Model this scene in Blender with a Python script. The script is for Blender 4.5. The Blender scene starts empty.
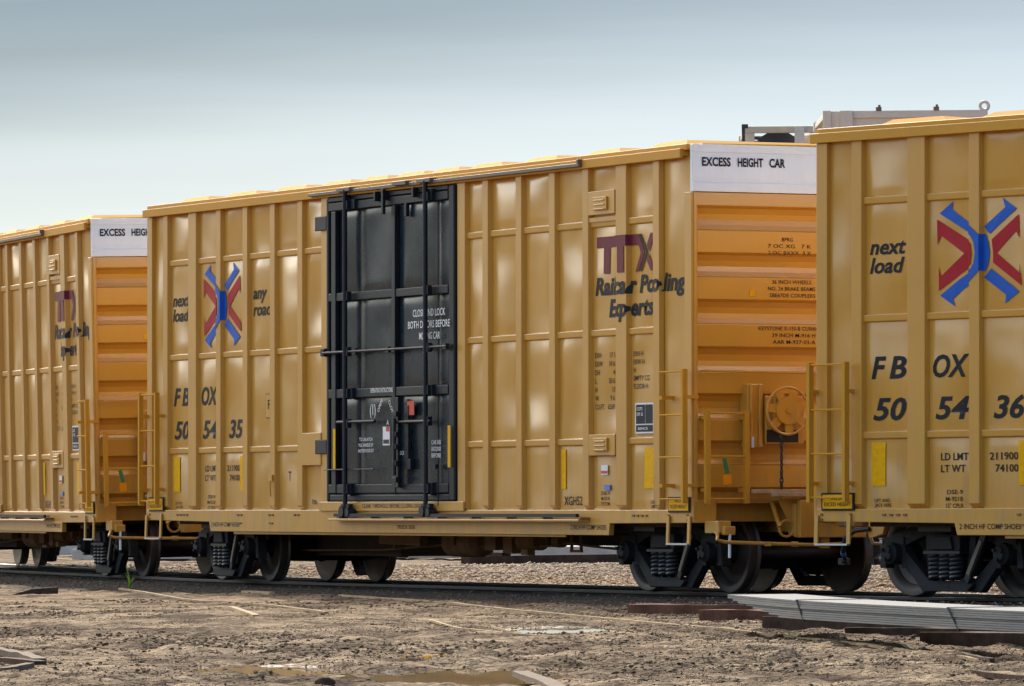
import bpy, bmesh, math, random
import numpy as np
from mathutils import Vector, Matrix, Euler, noise
R = math.radians
random.seed(7); rng = np.random.default_rng(7)
S = bpy.context.scene
C = S.collection
# ------------------------------------------------------------------ camera
cd = bpy.data.cameras.new('camera'); cam = bpy.data.objects.new('camera', cd); C.objects.link(cam)
cd.sensor_width = 36; cd.lens = 6072.8 * 36 / 1024; cd.clip_start = 1; cd.clip_end = 20000
_p, _r = 0.0233667, 0.0084222
cam.matrix_world = Matrix.Translation((0, 0, 1.23438)) @ Matrix.Rotation(math.pi / 2 + _p, 4, 'X') @ Matrix.Rotation(-_r, 4, 'Z')
S.camera = cam
# ------------------------------------------------------------------ world, sun
SUN_EL = R(34); SUN_AZ = R(-8)          # azimuth from +Y towards +X
W = bpy.data.worlds.new('World'); S.world = W; W.use_nodes = True
nt = W.node_tree; nt.nodes.clear()
out = nt.nodes.new('ShaderNodeOutputWorld'); bg = nt.nodes.new('ShaderNodeBackground'); bg.inputs[1].default_value = 0.14
sky = nt.nodes.new('ShaderNodeTexSky'); sky.sky_type = 'NISHITA'; sky.sun_disc = False
sky.sun_elevation = SUN_EL; sky.sun_rotation = SUN_AZ; sky.air_density = 1.0; sky.dust_density = 3.0; sky.ozone_density = 1.5
tc = nt.nodes.new('ShaderNodeTexCoord'); sep = nt.nodes.new('ShaderNodeSeparateXYZ'); nt.links.new(tc.outputs['Generated'], sep.inputs[0])
# low haze band: elevation-dependent tint of the sky
nz = nt.nodes.new('ShaderNodeTexNoise'); nz.inputs['Scale'].default_value = 5.0; nz.inputs['Detail'].default_value = 4
mp = nt.nodes.new('ShaderNodeMapping'); mp.inputs['Scale'].default_value = (1.0, 1.0, 14.0)
nt.links.new(tc.outputs['Generated'], mp.inputs[0]); nt.links.new(mp.outputs[0], nz.inputs[0])
ad = nt.nodes.new('ShaderNodeMath'); ad.operation = 'MULTIPLY_ADD'; ad.inputs[1].default_value = 0.014; nt.links.new(nz.outputs[0], ad.inputs[0]); nt.links.new(sep.outputs[2], ad.inputs[2])
xr = nt.nodes.new('ShaderNodeMapRange'); xr.inputs[1].default_value = -.09; xr.inputs[2].default_value = .09; xr.inputs[3].default_value = .013; xr.inputs[4].default_value = -.003; nt.links.new(sep.outputs[0], xr.inputs[0])
ad2 = nt.nodes.new('ShaderNodeMath'); nt.links.new(ad.outputs[0], ad2.inputs[0]); nt.links.new(xr.outputs[0], ad2.inputs[1])
rp = nt.nodes.new('ShaderNodeValToRGB'); nt.links.new(ad2.outputs[0], rp.inputs[0])
SKYR = [(0.0, (.235, .32, .50)), (0.045, (.228, .312, .49)), (0.058, (.212, .292, .46)), (0.074, (.160, .220, .342)), (0.089, (.084, .121, .188)), (0.10, (.066, .099, .157)), (0.17, (.75, .85, .98)), (1.0, (1.0, 1.0, 1.0))]
while len(rp.color_ramp.elements) < len(SKYR): rp.color_ramp.elements.new(0.5)
for e, (ps, c) in zip(rp.color_ramp.elements, SKYR): e.position = ps; e.color = (*[v / 2 for v in c], 1)
mx = nt.nodes.new('ShaderNodeMix'); mx.data_type = 'RGBA'; mx.blend_type = 'MULTIPLY'; mx.inputs[0].default_value = 1
nt.links.new(sky.outputs[0], mx.inputs[6]); nt.links.new(rp.outputs[0], mx.inputs[7])
sc2 = nt.nodes.new('ShaderNodeVectorMath'); sc2.operation = 'SCALE'; sc2.inputs['Scale'].default_value = 2.0
# added fill glow in unseen sky left of the view, brightens the car sides
dt_ = nt.nodes.new('ShaderNodeVectorMath'); dt_.operation = 'DOT_PRODUCT'; dt_.inputs[1].default_value = (-.94, .05, .15); nt.links.new(tc.outputs['Generated'], dt_.inputs[0])
cr_ = nt.nodes.new('ShaderNodeMapRange'); cr_.interpolation_type = 'SMOOTHSTEP'; cr_.inputs[1].default_value = .16; cr_.inputs[2].default_value = .62; cr_.inputs[3].default_value = 0.0; cr_.inputs[4].default_value = 1.0; nt.links.new(dt_.outputs['Value'], cr_.inputs[0])
cm_ = nt.nodes.new('ShaderNodeMix'); cm_.data_type = 'RGBA'; cm_.inputs[6].default_value = (1, 1, 1, 1); cm_.inputs[7].default_value = (2.6, 2.12, 1.6, 1); cm_.clamp_factor = True; nt.links.new(cr_.outputs[0], cm_.inputs[0])
sc3 = nt.nodes.new('ShaderNodeVectorMath'); sc3.operation = 'MULTIPLY'; nt.links.new(mx.outputs[2], sc3.inputs[0]); nt.links.new(cm_.outputs[2], sc3.inputs[1])
nt.links.new(sc3.outputs[0], sc2.inputs[0]); nt.links.new(sc2.outputs[0], bg.inputs[0]); nt.links.new(bg.outputs[0], out.inputs[0])
sl = bpy.data.lights.new('sun', 'SUN'); sl.energy = 3.2; sl.angle = R(0.6); sl.color = (1, 0.93, 0.82)
sun = bpy.data.objects.new('sun', sl); C.objects.link(sun)
sd = Vector((math.sin(SUN_AZ) * math.cos(SUN_EL), math.cos(SUN_AZ) * math.cos(SUN_EL), math.sin(SUN_EL)))
sun.rotation_euler = sd.to_track_quat('Z', 'Y').to_euler()
S.view_settings.view_transform = 'Standard'; S.view_settings.look = 'None'; S.view_settings.gamma = 1
S.view_settings.exposure = 0.93
# ------------------------------------------------------------------ materials
def mat(name, col, rough=0.5, metal=0, coat=0, var=0.0, vscale=3, bump=0, bscale=20, spec=0.5, dirt=None, warp=0, wscale=1.0, emit=None):
    m = bpy.data.materials.new(name); m.use_nodes = True; t = m.node_tree; b = t.nodes['Principled BSDF']
    b.inputs['Base Color'].default_value = (*col, 1); b.inputs['Roughness'].default_value = rough; b.inputs['Metallic'].default_value = metal
    b.inputs['Coat Weight'].default_value = coat; b.inputs['Coat Roughness'].default_value = 0.2; b.inputs['Specular IOR Level'].default_value = spec
    co = t.nodes.new('ShaderNodeTexCoord'); oi = t.nodes.new('ShaderNodeObjectInfo')
    of = t.nodes.new('ShaderNodeVectorMath'); of.operation = 'MULTIPLY_ADD'; of.inputs[1].default_value = (1, 1, 1)
    t.links.new(co.outputs['Object'], of.inputs[0]); t.links.new(oi.outputs['Random'], of.inputs[2])
    src = None
    if var:
        n = t.nodes.new('ShaderNodeTexNoise'); n.inputs['Scale'].default_value = vscale; n.inputs['Detail'].default_value = 6; n.inputs['Roughness'].default_value = 0.65
        t.links.new(of.outputs[0], n.inputs[0])
        r = t.nodes.new('ShaderNodeValToRGB'); r.color_ramp.elements[0].position = 0.3; r.color_ramp.elements[1].position = 0.7
        r.color_ramp.elements[0].color = (*[c * (1 - var) for c in col], 1); r.color_ramp.elements[1].color = (*[min(1, c * (1 + var)) for c in col], 1)
        t.links.new(n.outputs[0], r.inputs[0]); t.links.new(r.outputs[0], b.inputs['Base Color']); src = r.outputs[0]
        rr = t.nodes.new('ShaderNodeMapRange'); rr.inputs[3].default_value = max(0, rough - 0.08); rr.inputs[4].default_value = min(1, rough + 0.12)
        t.links.new(n.outputs[0], rr.inputs[0]); t.links.new(rr.outputs[0], b.inputs['Roughness'])
    if dirt:      # dust/grime thickening towards the bottom with streaks: (colour, z0, z1, amount)
        dc, z0, z1, am = dirt
        sx = t.nodes.new('ShaderNodeSeparateXYZ'); t.links.new(co.outputs['Object'], sx.inputs[0])
        mr = t.nodes.new('ShaderNodeMapRange'); mr.inputs[1].default_value = z1; mr.inputs[2].default_value = z0; t.links.new(sx.outputs[2], mr.inputs[0])
        mpp = t.nodes.new('ShaderNodeMapping'); mpp.inputs['Scale'].default_value = (9, 9, 0.9); t.links.new(of.outputs[0], mpp.inputs[0])
        n2 = t.nodes.new('ShaderNodeTexNoise'); n2.inputs['Scale'].default_value = 1.0; n2.inputs['Detail'].default_value = 7; n2.inputs['Roughness'].default_value = 0.7; t.links.new(mpp.outputs[0], n2.inputs[0])
        m1 = t.nodes.new('ShaderNodeMath'); m1.operation = 'MULTIPLY_ADD'; m1.inputs[1].default_value = 1.0; m1.inputs[2].default_value = 0.18; t.links.new(mr.outputs[0], m1.inputs[0])
        r2 = t.nodes.new('ShaderNodeMapRange'); r2.inputs[1].default_value = 0.42; r2.inputs[2].default_value = 0.8; t.links.new(n2.outputs[0], r2.inputs[0])
        m2 = t.nodes.new('ShaderNodeMath'); m2.operation = 'MULTIPLY'; t.links.new(m1.outputs[0], m2.inputs[0]); t.links.new(r2.outputs[0], m2.inputs[1])
        m3 = t.nodes.new('ShaderNodeMath'); m3.operation = 'MULTIPLY'; m3.use_clamp = True; m3.inputs[1].default_value = am; t.links.new(m2.outputs[0], m3.inputs[0])
        mm = t.nodes.new('ShaderNodeMix'); mm.data_type = 'RGBA'; t.links.new(m3.outputs[0], mm.inputs[0]); mm.inputs[7].default_value = (*dc, 1)
        if src: t.links.new(src, mm.inputs[6])
        else: mm.inputs[6].default_value = (*col, 1)
        t.links.new(mm.outputs[2], b.inputs['Base Color'])
    nrm = None
    if warp:
        n = t.nodes.new('ShaderNodeTexNoise'); n.inputs['Scale'].default_value = wscale; n.inputs['Detail'].default_value = 0.4; t.links.new(of.outputs[0], n.inputs[0])
        bp = t.nodes.new('ShaderNodeBump'); bp.inputs['Strength'].default_value = 1; bp.inputs['Distance'].default_value = warp; t.links.new(n.outputs[0], bp.inputs['Height']); nrm = bp.outputs[0]
    if bump:
        n = t.nodes.new('ShaderNodeTexNoise'); n.inputs['Scale'].default_value = bscale; n.inputs['Detail'].default_value = 6; t.links.new(of.outputs[0], n.inputs[0])
        bp = t.nodes.new('ShaderNodeBump'); bp.inputs['Strength'].default_value = 0.6; bp.inputs['Distance'].default_value = bump; t.links.new(n.outputs[0], bp.inputs['Height'])
        if nrm: t.links.new(nrm, bp.inputs['Normal'])
        nrm = bp.outputs[0]
    if nrm:
        t.links.new(nrm, b.inputs['Normal']); t.links.new(nrm, b.inputs['Coat Normal'])
    return m
DIRT = (0.30, 0.21, 0.12)
TAN = (0.645, 0.308, 0.030)
M = {}
M['tan'] = mat('yellow_paint', TAN, 0.36, coat=0.85, var=0.04, vscale=1.2, warp=0.15, wscale=1.15, dirt=(DIRT, 0.7, 2.4, 0.55))
M['rib'] = mat('yellow_paint_post', TAN, 0.33, coat=0.8, var=0.04, vscale=1.2, dirt=(DIRT, 0.7, 2.4, 0.55))
M['eave'] = mat('eave_paint', TAN, 0.6, coat=0.15, spec=0.3, var=0.05)
M['roof'] = mat('roof_paint', TAN, 0.75, coat=0, spec=0.15, var=0.06)
M['white'] = mat('white_paint', (0.84, 0.89, 0.89), 0.35, coat=0.3, var=0.03, dirt=((0.45, 0.42, 0.38), 0.6, 2.4, 0.5))
M['door'] = mat('dark_door_paint', (0.010, 0.022, 0.033), 0.25, spec=.2, coat=0.35, var=0.2, warp=0.05, wscale=1.1, dirt=((0.05, 0.042, 0.03), 0.9, 3.0, 0.5))
M['doorbar'] = mat('dark_bar_paint', (0.010, 0.016, 0.022), 0.45, spec=.3, var=0.25, dirt=((0.05, 0.042, 0.03), 0.9, 3.0, 0.4))
M['galv'] = mat('worn_bar_steel', (0.16, 0.13, 0.10), 0.5, metal=0.3, var=0.3)
M['black'] = mat('black_lettering', (0.014, 0.018, 0.024), 0.5, var=0.2, vscale=8, spec=.2)
M['wtext'] = mat('white_lettering', (0.8, 0.8, 0.79), 0.5, var=0.1, vscale=8)
M['blue'] = mat('blue_lettering', (0.016, 0.11, 0.50), 0.5, spec=.25, var=0.12, vscale=8)
M['red'] = mat('red_lettering', (0.43, 0.008, 0.018), 0.5, spec=.25, var=0.12, vscale=8)
M['maroon'] = mat('maroon_lettering', (0.17, 0.020, 0.034), 0.5, spec=.25, var=0.1, vscale=8)
M['reflector'] = mat('yellow_reflector', (0.88, 0.44, 0.004), 0.6, spec=.1, var=0.15, vscale=20)
M['orange'] = mat('orange_tag', (0.95, 0.32, 0.01), 0.6, spec=.1)
M['green'] = mat('green_tag', (0.03, 0.22, 0.06), 0.5)
M['redtag'] = mat('red_tag', (0.6, 0.05, 0.02), 0.5)
M['bluetag'] = mat('blue_cap', (0.08, 0.20, 0.62), 0.4)
M['truck'] = mat('truck_casting', (0.022, 0.022, 0.022), 0.7, var=0.5, vscale=5, bump=0.004, bscale=40, spec=0.35)
M['wheel'] = mat('wheel_steel', (0.040, 0.027, 0.020), 0.5, var=0.5, vscale=3, bump=0.002, bscale=25)
M['tread'] = mat('worn_tread', (0.07, 0.055, 0.045), 0.4, metal=0.5, var=0.3)
M['spring'] = mat('spring_steel', (0.028, 0.03, 0.032), 0.45, metal=0.2, var=0.3)
M['under'] = mat('underframe_dark', (0.05, 0.034, 0.022), 0.7, var=0.35, vscale=2.5)
M['undertan'] = mat('dusty_brown_gear', (0.22, 0.115, 0.045), 0.65, var=0.35, vscale=4)
M['rail'] = mat('rail_rust', (0.055, 0.04, 0.032), 0.7, var=0.4, vscale=4, bump=0.003)
M['railtop'] = mat('rail_head', (0.50, 0.50, 0.52), 0.5, metal=.5, var=0.2, vscale=3)
M['wood'] = mat('weathered_tie', (0.075, 0.048, 0.033), 0.9, spec=.1, var=0.5, vscale=5, bump=0.01, bscale=18)
M['redwood'] = mat('reddish_tie', (0.13, 0.06, 0.038), 0.9, spec=.1, var=0.5, vscale=5, bump=0.01, bscale=18)
M['lath'] = mat('dry_lath', (0.38, 0.28, 0.17), 0.9, spec=.08, var=0.35, vscale=6, bump=0.004)
M['plankwood'] = mat('grey_plank', (0.17, 0.13, 0.095), 0.9, var=0.35, vscale=6, bump=0.004, spec=.08)
M['palebeam'] = mat('pale_beam', (0.50, 0.49, 0.45), 0.8, spec=0.1, var=.15)
M['pale'] = mat('pale_coating', (0.25, 0.245, 0.225), 0.85, spec=0.08, var=0.12, vscale=3, bump=0.002)
M['beige'] = mat('beige_frame', (0.58, 0.50, 0.37), 0.5, var=0.2, vscale=2)
M['offwhite'] = mat('offwhite_steel', (0.66, 0.61, 0.52), 0.6, var=0.08, vscale=3)
M['gunmetal'] = mat('dark_drum', (0.03, 0.035, 0.045), 0.5, var=0.3)
M['leaf'] = mat('weed_leaf', (0.30, 0.46, 0.06), 0.5, var=0.3, vscale=10)
M['hose'] = mat('rubber_hose', (0.02, 0.02, 0.02), 0.6)
M['chain'] = mat('chain_steel', (0.06, 0.055, 0.05), 0.45, metal=0.5)
M['bright'] = mat('bright_steel', (0.65, 0.68, 0.72), 0.3, metal=0.7)
M['plank'] = mat('platform_grating', (0.50, 0.34, 0.17), 0.6, var=0.2, vscale=8)
# ------------------------------------------------------------------ mesh builder
class MB:
    def __init__(s): s.v = []; s.f = []; s.mi = []
    def add(s, vs, fs, mi=0):
        o = len(s.v); s.v += [tuple(v) for v in vs]; s.f += [tuple(o + i for i in f) for f in fs]; s.mi += [mi] * len(fs); return s
    def box(s, x0, x1, y0, y1, z0, z1, mi=0):
        return s.add([(x, y, z) for x in (x0, x1) for y in (y0, y1) for z in (z0, z1)],
                     [(0, 1, 3, 2), (4, 6, 7, 5), (0, 4, 5, 1), (2, 3, 7, 6), (0, 2, 6, 4), (1, 5, 7, 3)], mi)
    def cbox(s, c, d, rot=None, mi=0):
        rot = rot or Matrix.Identity(3); vs = []
        for x in (-.5, .5):
            for y in (-.5, .5):
                for z in (-.5, .5): vs.append(Vector(c) + rot @ Vector((x * d[0], y * d[1], z * d[2])))
        return s.add(vs, [(0, 1, 3, 2), (4, 6, 7, 5), (0, 4, 5, 1), (2, 3, 7, 6), (0, 2, 6, 4), (1, 5, 7, 3)], mi)
    def bar(s, a, b, w, h, mi=0, up=(0, 0, 1)):   # rectangular bar a->b, w across, h along up
        a = Vector(a); b = Vector(b); d = (b - a).normalized(); u = Vector(up); r = d.cross(u)
        if r.length < 1e-4: r = d.cross(Vector((1, 0, 0)))
        r.normalize(); u = r.cross(d); vs = []
        for p in (a, b):
            for i, j in ((-1, -1), (1, -1), (1, 1), (-1, 1)): vs.append(p + r * (i * w / 2) + u * (j * h / 2))
        return s.add(vs, [(3, 2, 1, 0), (4, 5, 6, 7), (0, 1, 5, 4), (1, 2, 6, 5), (2, 3, 7, 6), (3, 0, 4, 7)], mi)
    def tube(s, pts, r, n=8, mi=0, cap=True):
        pts = [Vector(p) for p in pts]; rs = r if isinstance(r, (list, tuple)) else [r] * len(pts); vs = []
        prev = None
        for i, p in enumerate(pts):
            d = (pts[min(i + 1, len(pts) - 1)] - pts[max(i - 1, 0)]).normalized()
            if prev is None:
                ref = Vector((0, 0, 1)) if abs(d.z) < 0.9 else Vector((1, 0, 0)); a = d.cross(ref).normalized()
            else: a = (prev - d * prev.dot(d)).normalized()
            prev = a; b = d.cross(a)
            for k in range(n):
                t = 2 * math.pi * k / n; vs.append(p + (a * math.cos(t) + b * math.sin(t)) * rs[i])
        fs = []
        for i in range(len(pts) - 1):
            for k in range(n): fs.append((i * n + k, i * n + (k + 1) % n, (i + 1) * n + (k + 1) % n, (i + 1) * n + k))
        if cap: fs.append(tuple(range(n - 1, -1, -1))); fs.append(tuple((len(pts) - 1) * n + k for k in range(n)))
        return s.add(vs, fs, mi)
    def prism(s, prof, axis, a, b, mi=0):         # prof: 2D polygon, extruded along axis from a to b
        def P(u, v, w): return {'x': (w, u, v), 'y': (u, w, v), 'z': (u, v, w)}[axis]
        n = len(prof); vs = [P(u, v, a) for u, v in prof] + [P(u, v, b) for u, v in prof]
        fs = [tuple(range(n)), tuple(range(2 * n - 1, n - 1, -1))] + [(i, n + i, n + (i + 1) % n, (i + 1) % n) for i in range(n)]
        return s.add(vs, fs, mi)
    def lathe(s, prof, cx, cz, n=40, mi=0):       # prof (r, y) revolved round the Y axis through (cx, cz)
        vs = []; fs = []
        for r, y in prof:
            for k in range(n):
                t = 2 * math.pi * k / n; vs.append((cx + r * math.cos(t), y, cz + r * math.sin(t)))
        for i in range(len(prof) - 1):
            for k in range(n): fs.append((i * n + k, i * n + (k + 1) % n, (i + 1) * n + (k + 1) % n, (i + 1) * n + k))
        return s.add(vs, fs, mi)
    def torus(s, c, Rr, r, axis='x', n=28, m=8, mi=0):
        vs = []; fs = []
        for i in range(n):
            t = 2 * math.pi * i / n
            for j in range(m):
                q = 2 * math.pi * j / m; a = (Rr + r * math.cos(q)) * math.cos(t); b = (Rr + r * math.cos(q)) * math.sin(t); w = r * math.sin(q)
                vs.append((c[0] + w, c[1] + a, c[2] + b) if axis == 'x' else (c[0] + a, c[1] + w, c[2] + b))
        for i in range(n):
            for j in range(m): fs.append((i * m + j, ((i + 1) % n) * m + j, ((i + 1) % n) * m + (j + 1) % m, i * m + (j + 1) % m))
        return s.add(vs, fs, mi)
    def mirror_y(s):
        n = MB(); n.v = [(x, -y, z) for x, y, z in s.v]; n.f = [tuple(reversed(f)) for f in s.f]; n.mi = list(s.mi); return n
    def join(s, o): return s.add(o.v, o.f) if False else (s._j(o))
    def _j(s, o):
        k = len(s.v); s.v += o.v; s.f += [tuple(k + i for i in f) for f in o.f]; s.mi += o.mi; return s
    def build(s, name, m, parent=None, bevel=0, smooth=None, loc=None, rz=0, fixn=True):
        me = bpy.data.meshes.new(name); me.from_pydata(s.v, [], s.f)
        ms = m if isinstance(m, (list, tuple)) else [m]
        for q in ms: me.materials.append(M[q] if isinstance(q, str) else q)
        if len(ms) > 1: me.polygons.foreach_set('material_index', s.mi)
        if fixn:
            bm = bmesh.new(); bm.from_mesh(me); bmesh.ops.recalc_face_normals(bm, faces=bm.faces); bm.to_mesh(me); bm.free()
        o = bpy.data.objects.new(name, me); C.objects.link(o)
        if parent: o.parent = parent
        if loc: o.location = loc
        o.rotation_euler.z = rz
        if bevel:
            b = o.modifiers.new('bevel', 'BEVEL'); b.width = bevel; b.segments = 2; b.limit_method = 'ANGLE'; b.angle_limit = R(40)
        if smooth: me.shade_smooth(); me.set_sharp_from_angle(angle=R(smooth))
        return o
def empty(name, parent=None, loc=(0, 0, 0), rot=(0, 0, 0)):
    o = bpy.data.objects.new(name, None); C.objects.link(o); o.empty_display_size = 0.3
    o.location = loc; o.rotation_euler = rot
    if parent: o.parent = parent
    return o
def tag(o, label=None, cat=None, group=None, kind=None):
    if label: o['label'] = label
    if cat: o['category'] = cat
    if group: o['group'] = group
    if kind: o['kind'] = kind
    return o
def copy_tree(o, parent=None):
    c = o.copy(); C.objects.link(c); c.parent = parent
    for ch in list(o.children): copy_tree(ch, c)
    return c
# ------------------------------------------------------------------ lettering that follows the corrugated side
WX = {'L': 7.8}
RIBC = [(-7.18, .15), (-6.275, .26), (-5.41, .15), (-4.54, .15), (-3.67, .15), (-2.81, .15),
        (2.565, .15), (3.46, .15), (4.335, .15), (5.195, .15), (6.09, .26), (6.95, .15)]
POST = [(-2.045, .21), (1.905, .21)]
YP, YR, FL = -1.51, -1.57, 0.012
PAN = []
YSILL = -1.572
def side_y(x, z):
    if z < 0.93: return YSILL
    for c, w in RIBC + POST:
        d = abs(x - c) - w / 2
        if d <= 0: return YR
        if d < FL: return YR + (YP - YR) * d / FL
    for x0, x1, z0, z1, seed, amp in PAN:
        if x0 <= x <= x1 and z0 <= z <= z1: return panel_y(x, z, x0, x1, z0, z1, seed, amp)
    return YP
def panel_y(x, z, x0, x1, z0, z1, seed, amp):
    u = (x - x0) / (x1 - x0); v = (z - z0) / (z1 - z0)
    e = max(0, min(1, min(u, 1 - u) / .18)); g = max(0, min(1, min(v * (z1 - z0), (1 - v) * (z1 - z0)) / .10)); e = e * e * (3 - 2 * e); g = g * g * (3 - 2 * g)
    n = noise.noise(Vector((x * 1.6 + seed, z * 1.1 + x * .5, seed * 2.7)))
    k = math.sin(seed * 5.3) * .5
    return YP - e * g * max(-.004, .004 + amp * (.18 + .35 * k + 1.0 * n))
def lay_side(me, lift=0.004):
    bm = bmesh.new(); bm.from_mesh(me)
    xs = [v.co.x for v in bm.verts]
    for c, w in RIBC + POST:
        for e in (c - w / 2 - FL, c - w / 2, c + w / 2, c + w / 2 + FL):
            if min(xs) < e < max(xs):
                g = bm.verts[:] + bm.edges[:] + bm.faces[:]
                bmesh.ops.bisect_plane(bm, geom=g, plane_co=(e, 0, 0), plane_no=(1, 0, 0), dist=1e-6)
    zs = [v.co.z for v in bm.verts]
    if max(xs) - min(xs) < 3 and len(bm.faces) < 40 and max(zs) > 1.14:
        for e in np.arange(math.floor(min(xs) / .05) * .05, max(xs), .05):
            if e > min(xs): bmesh.ops.bisect_plane(bm, geom=bm.verts[:] + bm.edges[:] + bm.faces[:], plane_co=(e, 0, 0), plane_no=(1, 0, 0), dist=1e-6)
        for e in np.arange(math.floor(min(zs) / .05) * .05, max(zs), .05):
            if e > min(zs): bmesh.ops.bisect_plane(bm, geom=bm.verts[:] + bm.edges[:] + bm.faces[:], plane_co=(0, 0, e), plane_no=(0, 0, 1), dist=1e-6)
    for v in bm.verts: v.co.y = side_y(v.co.x, v.co.z) - lift
    bm.to_mesh(me); bm.free(); return me
_tc = {}
def text_mesh(txt, bold=0.0, shear=0.0, stencil=False):
    cu = bpy.data.curves.new('t', 'FONT'); cu.body = txt; cu.size = 1; cu.offset = bold; cu.shear = shear; cu.resolution_u = 3; cu.space_character = 1.02
    o = bpy.data.objects.new('t', cu); C.objects.link(o); dg = bpy.context.evaluated_depsgraph_get()
    me = bpy.data.meshes.new_from_object(o.evaluated_get(dg)); bpy.data.objects.remove(o); bpy.data.curves.remove(cu); return me
def text_side(parent, txt, x0, z0, h, x1=None, m='black', bold=0.012, shear=0.0, name='lettering', right=False, lift=0.006):
    """letters of cap height h starting at x0 (or ending at x1 when right) on the near side"""
    me = text_mesh(txt, bold, shear); n = len(me.vertices); co = np.empty(n * 3); me.vertices.foreach_get('co', co); co = co.reshape(-1, 3)
    k = h / 0.69; w = co[:, 0].max() - co[:, 0].min(); kx = k if x1 is None or right else (x1 - x0) / w
    X = (co[:, 0] - co[:, 0].min()) * kx + (x0 if not right else x1 - w * kx)
    new = np.stack([X, np.full(n, -1.6), co[:, 1] * k + z0], 1); me.vertices.foreach_set('co', new.ravel()); me.update()
    lay_side(me, lift); me.materials.clear(); me.materials.append(M[m])
    o = bpy.data.objects.new(name, me); C.objects.link(o); o.parent = parent; return o
def text_end(parent, txt, y0, z0, h, y1=None, m='black', bold=0.012, x=7.87, name='lettering', slots=False):
    me = text_mesh(txt, bold, 0); n = len(me.vertices); co = np.empty(n * 3); me.vertices.foreach_get('co', co); co = co.reshape(-1, 3)
    k = h / 0.69; w = co[:, 0].max() - co[:, 0].min(); ky = k if y1 is None else (y1 - y0) / w
    new = np.stack([np.full(n, x), (co[:, 0] - co[:, 0].min()) * ky + y0, co[:, 1] * k + z0], 1); me.vertices.foreach_set('co', new.ravel()); me.update()
    me.materials.clear(); me.materials.append(M[m]); o = bpy.data.objects.new(name, me); C.objects.link(o); o.parent = parent; return o
def text_flat(parent, txt, x0, z0, h, y, x1=None, m='wtext', bold=0.01, name='lettering', ang=0):
    me = text_mesh(txt, bold, 0); n = len(me.vertices); co = np.empty(n * 3); me.vertices.foreach_get('co', co); co = co.reshape(-1, 3)
    k = h / 0.69; w = co[:, 0].max() - co[:, 0].min(); kx = k if x1 is None else (x1 - x0) / w
    X = (co[:, 0] - co[:, 0].min()) * kx; Z = co[:, 1] * k; c, s_ = math.cos(ang), math.sin(ang)
    new = np.stack([X * c - Z * s_ + x0, np.full(n, y), X * s_ + Z * c + z0], 1); me.vertices.foreach_set('co', new.ravel()); me.update()
    me.materials.clear(); me.materials.append(M[m]); o = bpy.data.objects.new(name, me); C.objects.link(o); o.parent = parent; return o
def poly_side(parent, polys, name, ms, lift=0.009):
    bm = bmesh.new()
    for pts, mi in polys:
        f = bm.faces.new([bm.verts.new((x, -1.6, z)) for x, z in pts]); f.material_index = mi; f.normal_update()
    bmesh.ops.triangulate(bm, faces=bm.faces[:]); me = bpy.data.meshes.new(name); bm.to_mesh(me); bm.free(); lay_side(me, lift)
    for q in ms: me.materials.append(M[q])
    o = bpy.data.objects.new(name, me); C.objects.link(o); o.parent = parent; return o
def join_objs(objs, name):
    bm = bmesh.new(); mats = []
    for o in objs:
        me = o.data; base = len(bm.faces); m = me.materials[0]
        if m not in mats: mats.append(m)
        bm.from_mesh(me); bm.faces.ensure_lookup_table()
        for f in bm.faces[base:]: f.material_index = mats.index(m)
    me = bpy.data.meshes.new(name); bm.to_mesh(me); bm.free()
    for m in mats: me.materials.append(m)
    n = bpy.data.objects.new(name, me); C.objects.link(n); n.parent = objs[0].parent
    for o in objs: bpy.data.objects.remove(o)
    return n
# ------------------------------------------------------------------ truck (bogie)
def side_frame_mb(sy):
    """cast side frame in the plane y = sy*1.0"""
    m = MB(); y0, y1 = sorted((sy * 0.93, sy * 1.06))
    top = [(-1.08, .60), (-.92, .66), (-.5, .78), (.5, .78), (.92, .66), (1.08, .60), (1.08, .50), (.85, .50), (.42, .64), (-.42, .64), (-.85, .50), (-1.08, .50)]
    m.prism(top, 'y', y0, y1)
    for s in (-1, 1):
        m.prism([(s * .30, .64), (s * .40, .64), (s * .36, .22), (s * .26, .22)], 'y', y0, y1)            # column
        m.prism([(s * .93, .52), (s * .78, .52), (s * .30, .13), (s * .34, .05), (s * .46, .05)], 'y', y0 + .01, y1 - .01)  # diagonal
        m.prism([(s * 1.10, .60), (s * 1.14, .30), (s * 1.04, .30), (s * 1.03, .5)], 'y', y0, y1)         # pedestal leg outer
        m.prism([(s * .74, .55), (s * .70, .30), (s * .79, .30), (s * .80, .5)], 'y', y0, y1)             # pedestal leg inner
    m.prism([(-.40, .12), (-.31, .055), (.31, .055), (.40, .12), (.37, .17), (-.37, .17)], 'y', y0 - .05, y1 + .05)                   # spring seat
    m.box(-.46, .46, y0 - .02, y1 + .02, .70, .77)
    return m
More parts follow.
